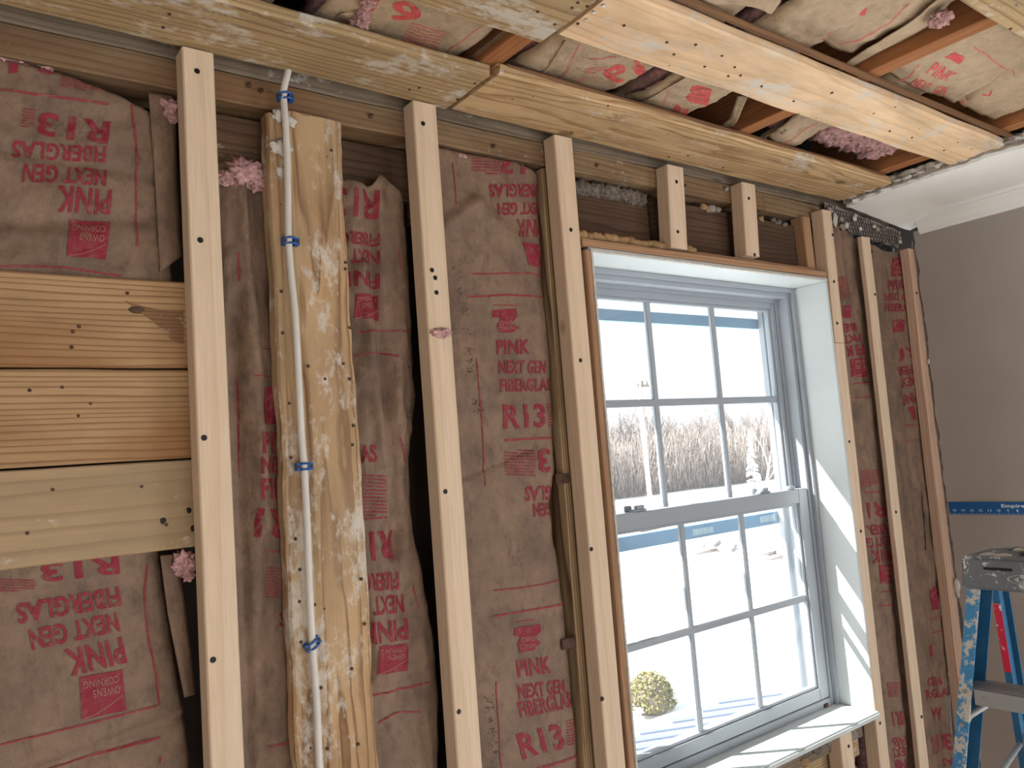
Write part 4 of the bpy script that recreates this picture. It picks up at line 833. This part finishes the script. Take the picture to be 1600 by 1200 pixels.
# brown side flanges next to the first joist
strip_sheet(c2.root, 'paper_flange', [(PZ(725, 100, 2.398), PZ(746, 108, 2.390)), (PZ(765, 64, 2.398), PZ(790, 74, 2.388)), (PZ(806, 30, 2.398), PZ(831, 41, 2.388))], 'kraft', sd=6, amp=0.003)
c3 = csheet('bright crinkled ceiling paper with red rules, right of the first orange joist', 0.895, 1.11, -1.2, 0.0, 77, 0.012, sag(-0.22, 0.09, 0.012), fu=8, fv=8, x0b=0.86)
c3.rule([(905, 66), (890, 100), (885, 112), (870, 122), (855, 128)], 2); c3.rule([(920, 90), (940, 91), (962, 88)], 1.8); c3.fine((916, 105), (950, 100), (912, 114), 3, seed=22); c3.fine((905, 120), (935, 115), (900, 130), 4, seed=23)
c3.text('19', (1010, 108), (950, 132), 26, p2=(1000, 78)); c3.poly([(988, 104), (1002, 101), (1004, 112), (994, 114)], None, 'print_block')
strip_sheet(c3.root, 'paper_flange', [(PZ(815, 125, 2.41), PZ(835, 128, 2.392)), (PZ(838, 96, 2.43), PZ(858, 104, 2.394)), (PZ(862, 60, 2.43), PZ(885, 64, 2.39))], 'kraft_clean', sd=9, amp=0.004)
c4 = csheet('crumpled ceiling paper with a red square mark near the middle joist', 1.165, 1.36, -1.2, 0.0, 80, 0.012, sag(-0.2, 0.09, 0.014), fu=8, fv=8, x1b=1.33)
c4.logo((1071, 152), (1105, 160), (1112, 138), (1082, 132)); c4.text('PINK', (1045, 176), (1085, 186), 14, p2=(1058, 160)); c4.rule([(1045, 140), (1035, 165), (1040, 180)], 1.6); c4.rule([(1025, 168), (1016, 178)], 1.6)
# dark purple fold and brown flange between those two
strip_sheet(c3.root, 'dark_fold', [(PZ(925, 158, 2.41), PZ(975, 168, 2.40)), (PZ(965, 140, 2.43), PZ(1010, 150, 2.41)), (PZ(1010, 108, 2.45), PZ(1060, 128, 2.42))], 'kraft', sd=12, amp=0.010)
strip_sheet(c4.root, 'paper_flange', [(PZ(965, 168, 2.42), PZ(975, 172, 2.392)), (PZ(1010, 132, 2.45), PZ(1022, 150, 2.392)), (PZ(1050, 112, 2.45), PZ(1070, 122, 2.392))], 'kraft', sd=13, amp=0.003)
strip_sheet(c4.root, 'paper_flange', [(PZ(1112, 212, 2.40), PZ(1130, 216, 2.40)), (PZ(1140, 185, 2.41), PZ(1152, 190, 2.40)), (PZ(1152, 150, 2.42), PZ(1168, 152, 2.41))], 'kraft_clean', sd=15, amp=0.003)
c5 = csheet('drooping ceiling paper with curled end, right of the middle joist', 1.565, 1.76, -0.62, -0.135, 83, 0.012, lambda u, v: 0.016*math.exp(-((v+0.15)/0.05)**2), x0b=1.60, x1b=1.72)
c5.rule([(1277, 192), (1250, 208), (1226, 222)], 1.8); c5.text('FIBERGL', (1345, 212), (1298, 220), 10, p2=(1338, 220)); c5.text('NEXT', (1318, 228), (1282, 236), 8); c5.text('R19', (1222, 210), (1230, 204), 6, 'ink_black')
strip_sheet(c5.root, 'paper_flange', [(PZ(1180, 224, 2.395), PZ(1190, 232, 2.392)), (PZ(1190, 210, 2.41), PZ(1200, 212, 2.40)), (PZ(1220, 190, 2.43), PZ(1232, 192, 2.42))], 'kraft_clean', sd=16, amp=0.003)
wool = empty('fibreglass_wad', (1.87, -0.2, 2.40)); tag(wool, 'fluffy pink fibreglass bulging out near the white ceiling\'s torn edge', 'insulation')
for i in range(16):
    x = 1.74+0.25*(i/15); y = -0.17-0.10*random.random()
    blob('fibre_tuft', (x, y, 2.425+0.012*random.random()), 0.028+0.012*random.random(), M['pink'], wool, 0.6, 120, i*2.3, (1.2, 1.6, 0.75), 4)
# farther row, behind the broad bright plank
c6 = csheet('darker brown ceiling paper at the top, behind the broad bright plank', 0.86, 1.20, -1.2, -0.45, 86, 0.012, mat='kraft', z=2.43)  # darker kraft than the neighbouring sheets
c6.rule([(1147, 5), (1138, 45)], 1.6); c6.rule([(1175, 12), (1163, 52)], 1.2)
strip_sheet(c6.root, 'torn_flap', [(PZ(1075, -5, 2.40), PZ(1090, -12, 2.40)), (PZ(1120, 8, 2.395), PZ(1125, -10, 2.40)), (PZ(1160, 6, 2.40), PZ(1160, -8, 2.41)), (PZ(1205, 22, 2.39), PZ(1222, 0, 2.41))], 'kraft_clean', sd=18)
c7 = csheet('large crumpled ceiling paper at the top, left of the second-row orange joist', 1.21, 1.395, -1.2, -0.45, 89, 0.012, fu=8, fv=7, x0b=1.235, x1b=1.44, z=2.415)
c7.rule([(1420, 5), (1390, 35), (1365, 50), (1335, 64), (1310, 68)], 2.2); c7.fine((1262, 58), (1290, 40), (1275, 68), 5, seed=24); c7.poly([(1333, 10), (1355, 5), (1352, 22), (1338, 24)], None, 'print_block'); c7.fine((1290, 25), (1320, 10), (1300, 40), 5, seed=25)
strip_sheet(c7.root, 'paper_flange', [(PZ(1305, 112, 2.40), PZ(1325, 112, 2.405)), (PZ(1360, 72, 2.40), PZ(1385, 78, 2.41)), (PZ(1420, 38, 2.40), PZ(1450, 44, 2.41)), (PZ(1465, 0, 2.40), PZ(1490, 0, 2.42))], 'kraft_clean', sd=19, amp=0.004)
for px, py, s_ in ((1472, 28, 0.014), (1462, 36, 0.010), (1480, 24, 0.009)): blob('fibre_tuft', PZ(px, py, 2.395), s_, M['pink'], c7.root, 0.6, 170, px, (1.4, 1, 0.7), 4)
c8 = csheet('bulging ceiling paper with red PINK lettering beside the second-row joist', 1.535, 2.06, -1.2, -0.45, 92, 0.010, lambda u, v: 0.008*math.exp(-((u-1.66)/0.09)**2)+crease(u, v, 1.75, -0.72, 1.86, -0.46, 0.012, -0.02), fu=7, fv=7)
c8.poly([(1475, 88), (1492, 80), (1508, 88), (1500, 98)], None, 'logo_square'); c8.text('PINK', (1446, 114), (1478, 126), 20, p2=(1464, 96)); c8.text('NEXT', (1422, 130), (1446, 139), 12, p2=(1434, 120)); c8.text('GEN', (1456, 144), (1474, 148), 12, p2=(1466, 132)); c8.text('FIBE', (1400, 143), (1425, 152), 12, p2=(1412, 134)); c8.text('GL', (1435, 160), (1450, 164), 12, p2=(1446, 148))
c8.rule([(1436, 100), (1420, 120), (1385, 132)], 1.6); c8.rule([(1522, 72), (1550, 92), (1585, 117)], 2.6); c8.rule([(1512, 150), (1500, 165), (1480, 176)], 1.6); c8.rule([(1600, 172), (1575, 187), (1540, 195)], 1.6); c8.text('V', (1538, 155), (1555, 146), 10)
for px, py, s_ in ((1400, 165, 0.010), (1404, 172, 0.008)): blob('fibre_tuft', PZ(px, py, 2.385), s_, M['pink'], c8.root, 0.6, 170, px, (1, 1, 1), 4)
c9 = csheet('scrap of mottled ceiling paper tucked by the white ceiling\'s torn edge', 2.105, 2.30, -1.2, 0.0, 95, 0.012, fu=12, fv=12, z=2.412)

# ------------------------------------------------------------------ metal lath hanging at the corner
la = empty('metal_lath', (2.3, 0.02, 2.27)); tag(la, 'torn strip of diamond metal lath with grey plaster at the ceiling corner', 'lath')
def lath_span(x):
    t = (x-2.085)/(2.50-2.085); zt = 2.352-0.040*t+0.004*noise.noise((x*30, 0, 0)); zb = 2.295-0.035*t+0.012*noise.noise((x*18, 3, 0)); return zb, zt
vs = []; fs = []
for i in range(41):
    x = 2.085+0.415*i/40; zb, zt = lath_span(x)
    for j in range(5): q = j/4; vs.append((x, 0.036+0.006*noise.noise((x*60, q*5, 2))-0.012*q, zb+0.006+(zt-zb)*q))
for i in range(40):
    for j in range(4): a = i*5+j; fs.append((a, a+5, a+6, a+1))
obj_world('plaster_backing', vs, fs, M['plaster_grey'], la, None, True)
bm = bmesh.new(); bl = Vector((2.3, 0.02, 2.27)); pit = 0.0135
for k in range(-8, 44):
    for sg in (1, -1):
        x = 2.085+k*pit*(1 if sg > 0 else 1); pts_ = []
        for q in range(15):
            t = q/14; xx = x+sg*0.10*t*0.75+(0 if sg > 0 else 0.0); z = 2.245+0.12*t
            if not 2.087 < xx < 2.498: continue
            zb, zt = lath_span(xx)
            if zb-0.004 < z < zt: pts_.append(Vector((xx, 0.030-0.012*(z-zb)/(zt-zb)+0.003*noise.noise((xx*40, z*40, 0))-0.004, z))-bl)
        if len(pts_) > 1: tube_bm(bm, pts_, 0.0011, 4)
bm_obj('wire_mesh', bm, M['lath'], la, bl)
for i in range(10):
    x = 2.09+0.4*random.random(); zb, zt = lath_span(x); blob('plaster_lump', (x, 0.018, zb+(zt-zb)*random.random()), 0.006+0.006*random.random(), M[random.choice(('plaster', 'plaster_grey'))], la, 0.5, 80, i, (1.3, 0.4, 1), 2)
blob('plaster_lump', (2.115, 0.016, 2.308), 0.016, M['plaster'], la, 0.4, 50, 2, (0.7, 0.3, 1.2), 3)
# black building felt below the lath
vs = []; fs = []
for i in range(31):
    x = 2.30+0.21*i/30
    for j in range(7): q = j/6; vs.append((x, 0.05+0.010*noise.noise((x*40, q*3, 1))-0.006*math.sin(q*6), 2.236+0.052*q-0.018*(x-2.30)/0.21+0.006*noise.noise((x*25, q, 5))))
for i in range(30):
    for j in range(6): a = i*7+j; fs.append((a, a+7, a+8, a+1))
o = obj_world('black_felt', vs, fs, M['tarp'], None, None, True); tag(o, 'crumpled black felt under the metal lath', 'felt')

# ------------------------------------------------------------------ blue ruler on the grey wall
M['ruler'] = simple('blue_ruler', (0.012, 0.10, 0.30), 0.4, var=0.05, scale=8)
M['ruler_ink'] = simple('white_ruler_print', (0.62, 0.70, 0.78), 0.5, var=0.05)
RX = XR-0.004; y_r0 = -0.012; zr0, zr1 = 1.4295, 1.4665
ru = bx('wall_ruler', RX, XR-0.0005, y_r0-0.62, y_r0, zr0, zr1, M['ruler'], None, 0.0008); tag(ru, 'blue ruler with white inch marks fixed flat on the grey wall', 'ruler')
def flat_text(s, y_left, y_right, z0, z1, X, mat, parent, name, bold=0.02):
    """lettering on a face turned to -x: text runs towards -y"""
    vs, fs = text_mesh(s, bold); return obj_world(name, [(X, y_left+(y_right-y_left)*a, z0+(z1-z0)*b) for a, b in vs], fs, M[mat], parent)
for k, n in enumerate(range(15, 0, -1)):
    yc = -0.0285-0.0247*k; w = 0.0045 if n > 9 else 0.0025
    flat_text(str(n), yc+w, yc-w, 1.4385, 1.4455, RX-0.0006, 'ruler_ink', ru, 'numeral', 0.02)
vs = []; fs = []
for k in range(120):
    y = -0.0165-0.0247*k/8*1.0
    if y < y_r0-0.6: break
    hgt = 0.008 if k % 8 == 4 else 0.006 if k % 4 == 0 else 0.004 if k % 2 == 0 else 0.0026
    n = len(vs); vs += [(RX-0.0006, y, zr0+0.0005), (RX-0.0006, y-0.0006, zr0+0.0005), (RX-0.0006, y-0.0006, zr0+hgt), (RX-0.0006, y, zr0+hgt)]; fs.append((n, n+1, n+2, n+3))
obj_world('tick_marks', vs, fs, M['ruler_ink'], ru)
flat_text('Empire', PX(1566, 795, XR).y, PX(1597, 795, XR).y-0.010, 1.4475, 1.4605, RX-0.0006, 'ruler_ink', ru, 'lettering', 0.035)

# ------------------------------------------------------------------ stepladder
M['lad_blue_shade'] = wood('ladder_blue_shaded', (0.022, 0.115, 0.23), (0.02, 0.10, 0.21), ring=2, dirt_amt=0.15, dirt=(0.25, 0.3, 0.33), splat=0.0, knots=False, bmp=0.05, ringmix=0.2, rough=0.45)  # darker blue: the shade inside the rails is put into the colour
def paintspat(name, base, amt, rough=0.5, metal=0.0, sc=1.0, col2=(0.62, 0.62, 0.60)):
    mt, nt, b = newmat(name, rough, 0.4); b.inputs['Metallic'].default_value = metal; v = coords(nt)
    n1 = nz(nt, v, 28*sc, 6, 0.7); n2 = nz(nt, v, 120*sc, 4, 0.7); mu = nt.nodes.new('ShaderNodeMath'); mu.operation = 'MULTIPLY_ADD'; mu.inputs[1].default_value = 0.4; nt.links.new(n2, mu.inputs[0]); nt.links.new(n1, mu.inputs[2])
    t = 0.86-0.22*amt; c = mixc(nt, ramp(nt, mu.outputs[0], [(t-0.02, (0, 0, 0)), (t+0.03, (1, 1, 1))]), base, col2); nt.links.new(c, b.inputs['Base Color']); return mt
M['lad_spat'] = paintspat('ladder_blue_spattered', (0.05, 0.23, 0.45), 0.55, col2=(0.55, 0.50, 0.42))
M['lad_cap'] = paintspat('ladder_cap_grey', (0.14, 0.15, 0.16), 0.30, 0.55)
M['lad_red'] = paintspat('ladder_red', (0.55, 0.02, 0.05), 0.25, 0.4)
M['alu'] = paintspat('ladder_aluminium', (0.42, 0.43, 0.44), 0.3, 0.38, 0.5, col2=(0.55, 0.54, 0.52))
lad = empty('step_ladder', (1.75, -0.6, 0.0)); tag(lad, 'blue fibreglass stepladder with paint-spattered grey cap beside the grey wall', 'ladder')
CX0, CX1, CY1, CZ0, CZ1 = 1.668, 1.825, -0.416, 1.374, 1.437; CYM = -0.575; CY0 = 2*CYM-CY1
bm = bmesh.new(); q = [bm.verts.new(v) for v in boxv(CX0, CX1, CY0, CY1, CZ0, CZ1)]
for v in q:
    if v.co.z > 1.4: v.co.x += 0.005*(1 if v.co.x < 1.7 else -1); v.co.y += 0.003*(1 if v.co.y < CYM else -1)
for f in BOXF: bm.faces.new([q[i] for i in f])
bmesh.ops.bevel(bm, geom=bm.edges[:], offset=0.006, segments=3, affect='EDGES')
bm.verts.ensure_lookup_table()
for v in bm.verts: v.co -= Vector((1.75, CYM, CZ0))
cap = bm_obj('cap', bm, M['lad_cap'], lad, (1.75, CYM, CZ0), True)
cap.modifiers.new('split', 'EDGE_SPLIT')
bx('cap_slot', CX0-0.0006+0.002, CX0+0.012, -0.512, -0.462, 1.4135, 1.418, M['black'], cap)
# oval badge on the cap front
def oval(yc, zc, ry, rz, w, X, mat, name, tilt=0.02):
    vs = []; fs = []; n = 40
    for k in range(n):
        a = 2*math.pi*k/n
        for s_ in (1, 1-w): vs.append((X, yc+ry*s_*math.cos(a), zc+rz*s_*math.sin(a)))
    for k in range(n): i, j = 2*k, 2*((k+1) % n); fs.append((i, i+1, j+1, j))
    obj_world(name, vs, fs, M[mat], cap)
M['badge'] = simple('badge_grey', (0.36, 0.37, 0.38), 0.5, var=0.2, scale=60)
oval(CYM+0.005, 1.3985, 0.068, 0.0125, 0.06, CX0+0.0008, 'badge', 'badge_ring'); oval(CYM+0.005, 1.3985, 0.055, 0.0095, 0.08, CX0+0.0008, 'badge', 'badge_ring')
flat_text('WERNER', CYM+0.045, CYM-0.038, 1.3945, 1.4035, CX0+0.0008, 'badge', cap, 'badge_lettering', 0.03)
for i in range(16):   # paint-crusted rags and tools heaped on the cap
    blob('paint_crust', (CX0+0.03+0.12*random.random(), CY0+0.03+(CY1-CY0-0.05)*random.random(), 1.437), 0.008+0.010*random.random(), M[random.choice(('plaster', 'lad_cap', 'plaster', 'black'))], cap, 0.6, 60, i*3.1, (1.4, 1.6, 0.45), 2)
def rail(x, y, kx, ky, dirx, mats, name, depth=0.062, fl=0.024, th=0.0035, ztop=1.40, inner=-1):
    """C-channel rail: web on the outer side, two flanges turned inward (inner = sign of y towards the middle)"""
    def sec(z):
        d = 1.374-z; X = x+kx*d; Y = y+ky*d; return X, Y
    e = empty(name, (*sec(0.0), 0.0)); setparent(e, lad)
    def plate(nm, a0, a1, b0, b1, mat):
        vs = []
        for z in (0.0, ztop):
            X, Y = sec(z); vs += [(X+a0, Y+b0*inner, z), (X+a1, Y+b0*inner, z), (X+a1, Y+b1*inner, z), (X+a0, Y+b1*inner, z)]
        obj_world(nm, vs, BOXF, M[mat], e)
    plate('front_flange', 0, th, 0, fl, mats[0]); plate('web', th, depth-th, 0, th, mats[1]); plate('rear_flange', depth-th, depth, 0, fl, mats[2])
    return e, sec
f1, s1_ = rail(1.684, -0.420, -0.22, 0.11, 1, ('lad_spat', 'lad_blue_shade', 'lad_blue_shade'), 'front_rail')
f2, s2_ = rail(1.684, 2*CYM+0.420, -0.22, -0.11, 1, ('lad_spat', 'lad_blue_shade', 'lad_blue_shade'), 'front_rail', inner=1)
g1, t1_ = rail(1.775, -0.424, 0.30, 0.10, 1, ('lad_blue_shade', 'lad_blue_shade', 'lad_blue_shade'), 'rear_rail', 0.050, 0.014)
g2, t2_ = rail(1.775, 2*CYM+0.424, 0.30, -0.10, 1, ('lad_blue_shade', 'lad_blue_shade', 'lad_blue_shade'), 'rear_rail', 0.050, 0.014, inner=1)
# red band on the rear rail
vs = []
for z in (1.175, 1.325):
    X, Y = t1_(z); vs += [(X-0.0015, Y, z), (X-0.0005, Y, z), (X-0.0005, Y-0.0145, z), (X-0.0015, Y-0.0145, z)]
obj_world('red_band', vs, BOXF, M['lad_red'], g1)
for n_, zt in enumerate((1.186, 0.90, 0.61, 0.32)):
    X, Ya = s1_(zt); _, Yb = s2_(zt)
    s_ = empty('step', (X, CYM, zt-0.03)); setparent(s_, lad)
    bx('tread', X+0.003, X+0.078, Yb+0.004, Ya-0.004, zt-0.003, zt, M['alu'], s_, 0.0008)
    bx('front_lip', X+0.002, X+0.006, Yb+0.026, Ya-0.026, zt-0.030, zt, M['alu'], s_, 0.0008)
    for k in range(6): bx('tread_rib', X+0.012+0.011*k, X+0.015+0.011*k, Yb+0.006, Ya-0.006, zt, zt+0.0015, M['alu'], s_)
    for yy in (Ya-0.045, Yb+0.045): screw(s_, (X+0.0015, yy, zt-0.015), (-1, 0, 0), disc_mesh('rivet', 0.005, 0.004, M['steel']), 'rivet')
    for (yy, sc_) in ((Ya, -1), (Yb, 1)):
        for dz in (0.006, -0.055):
            Xq, Yq = (s1_ if sc_ < 0 else s2_)(zt+dz-0.012); screw(f1 if sc_ < 0 else f2, (Xq-0.0015, Yq+sc_*0.012, zt+dz-0.012), (-1, 0, 0), disc_mesh('rivet', 0.0052, 0.004, M['steel']), 'rivet')
    if n_ < 2:
        for (yy, sg) in ((Ya, -1), (Yb, 1)):
            Xq, Yq = (s1_ if sg < 0 else s2_)(zt-0.09)
            tube('brace', [(Xq+0.010, Yq+sg*0.012, zt-0.075), (Xq+0.03, Yq+sg*0.020, zt-0.055), (X+0.03, Yq+sg*0.075, zt-0.010)], 0.0065, M['alu'], s_, 6)
for zt in (1.02, 0.7, 0.4):
    X, Ya = t1_(zt); _, Yb = t2_(zt); bx('rear_brace', X+0.01, X+0.014, Yb+0.004, Ya-0.004, zt-0.012, zt+0.012, M['alu'], lad, 0.001)
X, Y = s1_(0.98); X2, Y2 = t1_(0.98)
for (ya, yb) in ((Y-0.012, Y2-0.012), (s2_(0.98)[1]+0.012, t2_(0.98)[1]+0.012)): tube('spreader', [(X+0.03, ya, 1.00), ((X+X2)/2, (ya+yb)/2, 0.97), (X2+0.01, yb, 1.02)], 0.006, M['alu'], lad, 6)

# ------------------------------------------------------------------ outside
M['snow'] = simple('snow', (0.86, 0.88, 0.90), 0.9, var=0.04, scale=1.5)
M['bark'] = simple('bark', (0.2, 0.16, 0.14), 0.9, var=0.3, scale=8)
M['bark_pale'] = simple('pale_pole_wood', (0.55, 0.50, 0.46), 0.9, var=0.1, scale=3)
M['twig'] = simple('twigs', (0.29, 0.25, 0.235), 0.9, var=0.35, scale=2)
M['leaf'] = simple('olive_leaf', (0.20, 0.18, 0.06), 0.8, var=0.6, scale=9)
M['blue_strip'] = simple('blue_roof_strip', (0.16, 0.20, 0.30), 0.5, var=0.08, scale=3)
ZG = -2.3
n = 40; vs = []; fs = []
for j in range(n+1):
    for i in range(n+1):
        x = -30+170*i/n; y = 0.4+140*(j/n)**1.6; vs.append((x, y, ZG+0.10*noise.noise((x*0.3, y*0.3, 0))))
for j in range(n):
    for i in range(n): a = j*(n+1)+i; fs.append((a, a+1, a+n+2, a+n+1))
g = obj_world('ground', vs, fs, M['snow'], None, None, True); tag(g, kind='structure')
def tree_mesh(seed, height, depth=4, spread=0.5, base_r=0.09, seg=4):
    rn = random.Random(seed); bm = bmesh.new()
    def grow(p, d, l, r, k):
        pts_ = [p]; q = p; dd = d.copy()
        for i in range(3):
            dd = (dd+Vector((rn.uniform(-1, 1), rn.uniform(-1, 1), rn.uniform(-0.2, 0.5)))*0.16).normalized(); q = q+dd*l/3; pts_.append(q)
        tube_bm(bm, pts_, r, seg, False, lambda i: r*(1-0.13*i))
        if k == 0: return
        for i in range(rn.choice((2, 3, 3))):
            b = pts_[rn.choice((1, 2, 3, 3))]; nd = (dd+Vector((rn.uniform(-1, 1), rn.uniform(-1, 1), rn.uniform(-0.1, 0.8)))*spread*1.5).normalized(); grow(b, nd, l*rn.uniform(0.55, 0.8), r*0.55, k-1)
    grow(Vector((0, 0, 0)), Vector((0, 0, 1)), height*0.36, base_r, depth)
    z = max(v.co.z for v in bm.verts)
    for v in bm.verts: v.co *= height/z
    me = bpy.data.meshes.new('tree'); bm.to_mesh(me); bm.free(); return me
tm = [tree_mesh(s_, 7.5, 5, 0.55, 0.16, 3) for s_ in (3, 8, 15, 21, 34)]
for me in tm: me.materials.append(M['twig'])
# the far tree line is one hazy mass of trunks and twigs that nobody could count
bm = bmesh.new(); rn = random.Random(5)
for i in range(110):
    dpt = 47+12*rn.random(); f_ = 0.84+0.72*(i+rn.random())/110; mw = Matrix.Translation((f_*(dpt+1.2), dpt, ZG-0.1)) @ Matrix.Rotation(rn.random()*6.3, 4, 'Z') @ Matrix.Scale(0.78+0.35*rn.random(), 4)
    me = rn.choice(tm).copy(); me.transform(mw); bm.from_mesh(me); bpy.data.meshes.remove(me)
rn = random.Random(9)
for i in range(8000):
    d = 46.5+8*rn.random(); f_ = 0.82+0.76*rn.random(); p = Vector((f_*(d+1.2), d, ZG)); hgt = 0.8+4.8*rn.random()**1.3
    p2 = p+Vector((rn.uniform(-1.8, 1.8), rn.uniform(-0.8, 0.8), hgt)); a = Vector((0.020, 0, 0)); 
    v = [bm.verts.new(p-a), bm.verts.new(p+a), bm.verts.new(p2+a*0.4), bm.verts.new(p2-a*0.4), bm.verts.new(p+Vector((0, 0.05, 0))), bm.verts.new(p2+Vector((0, 0.03, 0)))]
    bm.faces.new((v[0], v[1], v[2], v[3])); bm.faces.new((v[1], v[4], v[5], v[2])); bm.faces.new((v[4], v[0], v[3], v[5]))
o = bm_obj('tree_line', bm, M['twig'], None, (0, 0, 0)); tag(o, 'hazy leafless tree line with brush across the snow', 'trees', kind='stuff')
for me in tm: bpy.data.meshes.remove(me)
# nearer bare tree and utility pole
p = PZ(1197, 760, ZG); k = 28/p.y; 
t2m = tree_mesh(77, 6.8, 5, 0.6, 0.10, 5); t2m.materials.append(M['twig'])
q = CAM+(PY(1190, 700, 34)-CAM); o = link('bare_tree', t2m, None, None, Matrix.Translation((q.x, 34, ZG))); tag(o, 'nearer bare tree with spreading branches behind the right-hand panes', 'tree')
pp = PY(1006, 690, 36); pole = empty('utility_pole', (pp.x, 36, ZG)); tag(pole, 'pale utility pole rising above the tree line behind the left-hand panes', 'pole')
zt = PY(1000, 592, 36).z
tube('pole_shaft', [(pp.x+0.1, 36, ZG), (pp.x, 36, zt)], 0.16, M['bark_pale'], pole, 10)
bx('cross_arm', pp.x-0.2, pp.x+0.9, 35.9, 36.0, zt-0.55, zt-0.4, M['bark'], pole, 0.01)
for k in range(3): tube('insulator', [(pp.x-0.1+0.42*k, 35.95, zt-0.4), (pp.x-0.1+0.42*k, 35.95, zt-0.15)], 0.06, M['bark'], pole, 8)
tube('transformer', [(pp.x+0.5, 36, zt-2.5), (pp.x+0.5, 36, zt-1.6)], 0.28, M['bark_pale'], pole, 12)
# slim snow-crusted conifer
cp = PY(1176, 735, 30); cf = empty('small_conifer', (cp.x, 30, ZG)); tag(cf, 'slim snow-crusted conifer in front of the tree line, lower right pane', 'tree')
zt = PY(1174, 672, 30).z
tube('trunk', [(cp.x, 30, ZG), (cp.x, 30, zt)], 0.05, M['bark'], cf, 6, lambda i: 0.06 if i == 0 else 0.01)
bm = bmesh.new()
for i in range(170):
    t = rn.random(); a = 6.28*rn.random(); z = ZG+1.1+(zt-ZG-1.1)*t; r = 0.50*(1-t)+0.05; c = Vector((0, 0, z-ZG)); e = c+Vector((math.cos(a)*r, math.sin(a)*r, -0.12)); tube_bm(bm, [c, c.lerp(e, 0.5)+Vector((0, 0, 0.03)), e], 0.028, 4)
bm_obj('snowy_branches', bm, M['snow'], cf, (cp.x, 30, ZG))
# branch shadows on the snow, built as thin solid shapes
fb = empty('branch_shadow', PZ(1150, 872, ZG)); tag(fb, 'forked branch shadows built as thin shapes on the snow beyond the lower panes', 'branch shadow')
def gp(px, py, dz=0.06): v = PZ(px, py, ZG); v.z += dz; return v
for br in (((1095, 842), (1112, 858), (1140, 866), (1160, 872)), ((1112, 858), (1125, 848)), ((1120, 862), (1085, 868)), ((1075, 850), (1100, 855)), ((1175, 870), (1200, 868), (1215, 866), (1232, 876)), ((1140, 866), (1150, 855)), ((1000, 832), (1030, 826), (1045, 823)), ((1180, 872), (1205, 875), (1230, 872))):
    tube('shadow_limb', [gp(*b) for b in br], 0.07, M['twig'], fb, 5)
# rounded shrub and the porch roof crossed by blue strips below the window
sb = Vector((9.0, 7.85, ZG)); shr = empty('round_shrub', sb); tag(shr, 'rounded olive shrub dusted with snow beyond the porch roof, lower left pane', 'shrub')
bm = bmesh.new(); rn = random.Random(4)
for i in range(2600):
    d = Vector((rn.gauss(0, 1), rn.gauss(0, 1), rn.gauss(0, 1))).normalized(); d.z = abs(d.z)*1.0; c = Vector((d.x*0.40, d.y*0.40, 0.08+d.z*0.52))*(0.80+0.2*rn.random())
    a = Vector((rn.uniform(-1, 1), rn.uniform(-1, 1), rn.uniform(-1, 1))).normalized()*0.025; b2 = a.orthogonal().normalized()*0.014
    v = [bm.verts.new(c-a), bm.verts.new(c+b2), bm.verts.new(c+a), bm.verts.new(c-b2)]; bm.faces.new(v)
lf = bm_obj('foliage', bm, M['leaf'], shr, sb)
blob('inner_mass', sb+Vector((0, 0, 0.22)), 0.30, M['bark'], shr, 0.2, 8, 2, (1, 1, 1.0), 3)
for i in range(9):
    d = Vector((rn.gauss(0, 1), rn.gauss(0, 1), abs(rn.gauss(0, 1)))).normalized(); blob('snow_clump', sb+Vector((d.x*0.36, d.y*0.36, 0.08+d.z*0.48)), 0.03+0.03*rn.random(), M['snow'], shr, 0.7, 40, i, (1.2, 1.2, 0.8), 3)
pr_ = empty('porch_roof', (5.2, 3.4, -0.66)); tag(pr_, 'snowy porch roof crossed by blue strips below the window', 'roof')
ang = math.radians(-25.4); du = Vector((math.cos(ang), math.sin(ang), 0)); dv = Vector((-math.sin(ang), math.cos(ang), 0)); o0 = PZ(985, 1137, -0.6)
def prz(u, v, z): return o0+du*u+dv*v+Vector((0, 0, z))
cs = [(-0.9, -1.6), (2.6, -1.6), (2.6, 0.42), (0.9, 0.42), (0.35, 0.20), (-0.1, 0.0), (-0.9, -0.4)]
vs = [prz(u, v, z) for z in (-0.06, -0.012) for u, v in cs]; n = len(cs)
obj_world('snow_cover', vs, [tuple(range(n))[::-1], tuple(range(n, 2*n))]+[(i, (i+1) % n, (i+1) % n+n, i+n) for i in range(n)], M['snow'], pr_)
for k in range(12):
    v0 = 0.36-0.150*k; ul = {0: 0.92, 1: 0.70, 2: 0.36, 3: 0.02}.get(k, -0.8)
    vs = [prz(u, v, z) for z in (-0.012, 0.006) for u, v in ((ul, v0-0.088), (1.98 if k else 1.93, v0-0.088), (1.98 if k else 1.93, v0), (ul, v0))]
    obj_world('blue_strip', vs, BOXF, M['blue_strip'], pr_)
vs = [prz(u, v, z) for z in (-1.7, -0.06) for u, v in ((-0.8, -1.5), (2.5, -1.5), (2.5, 0.3), (0.9, 0.3))]
obj_world('porch_body', vs, BOXF, M['snow'], pr_)
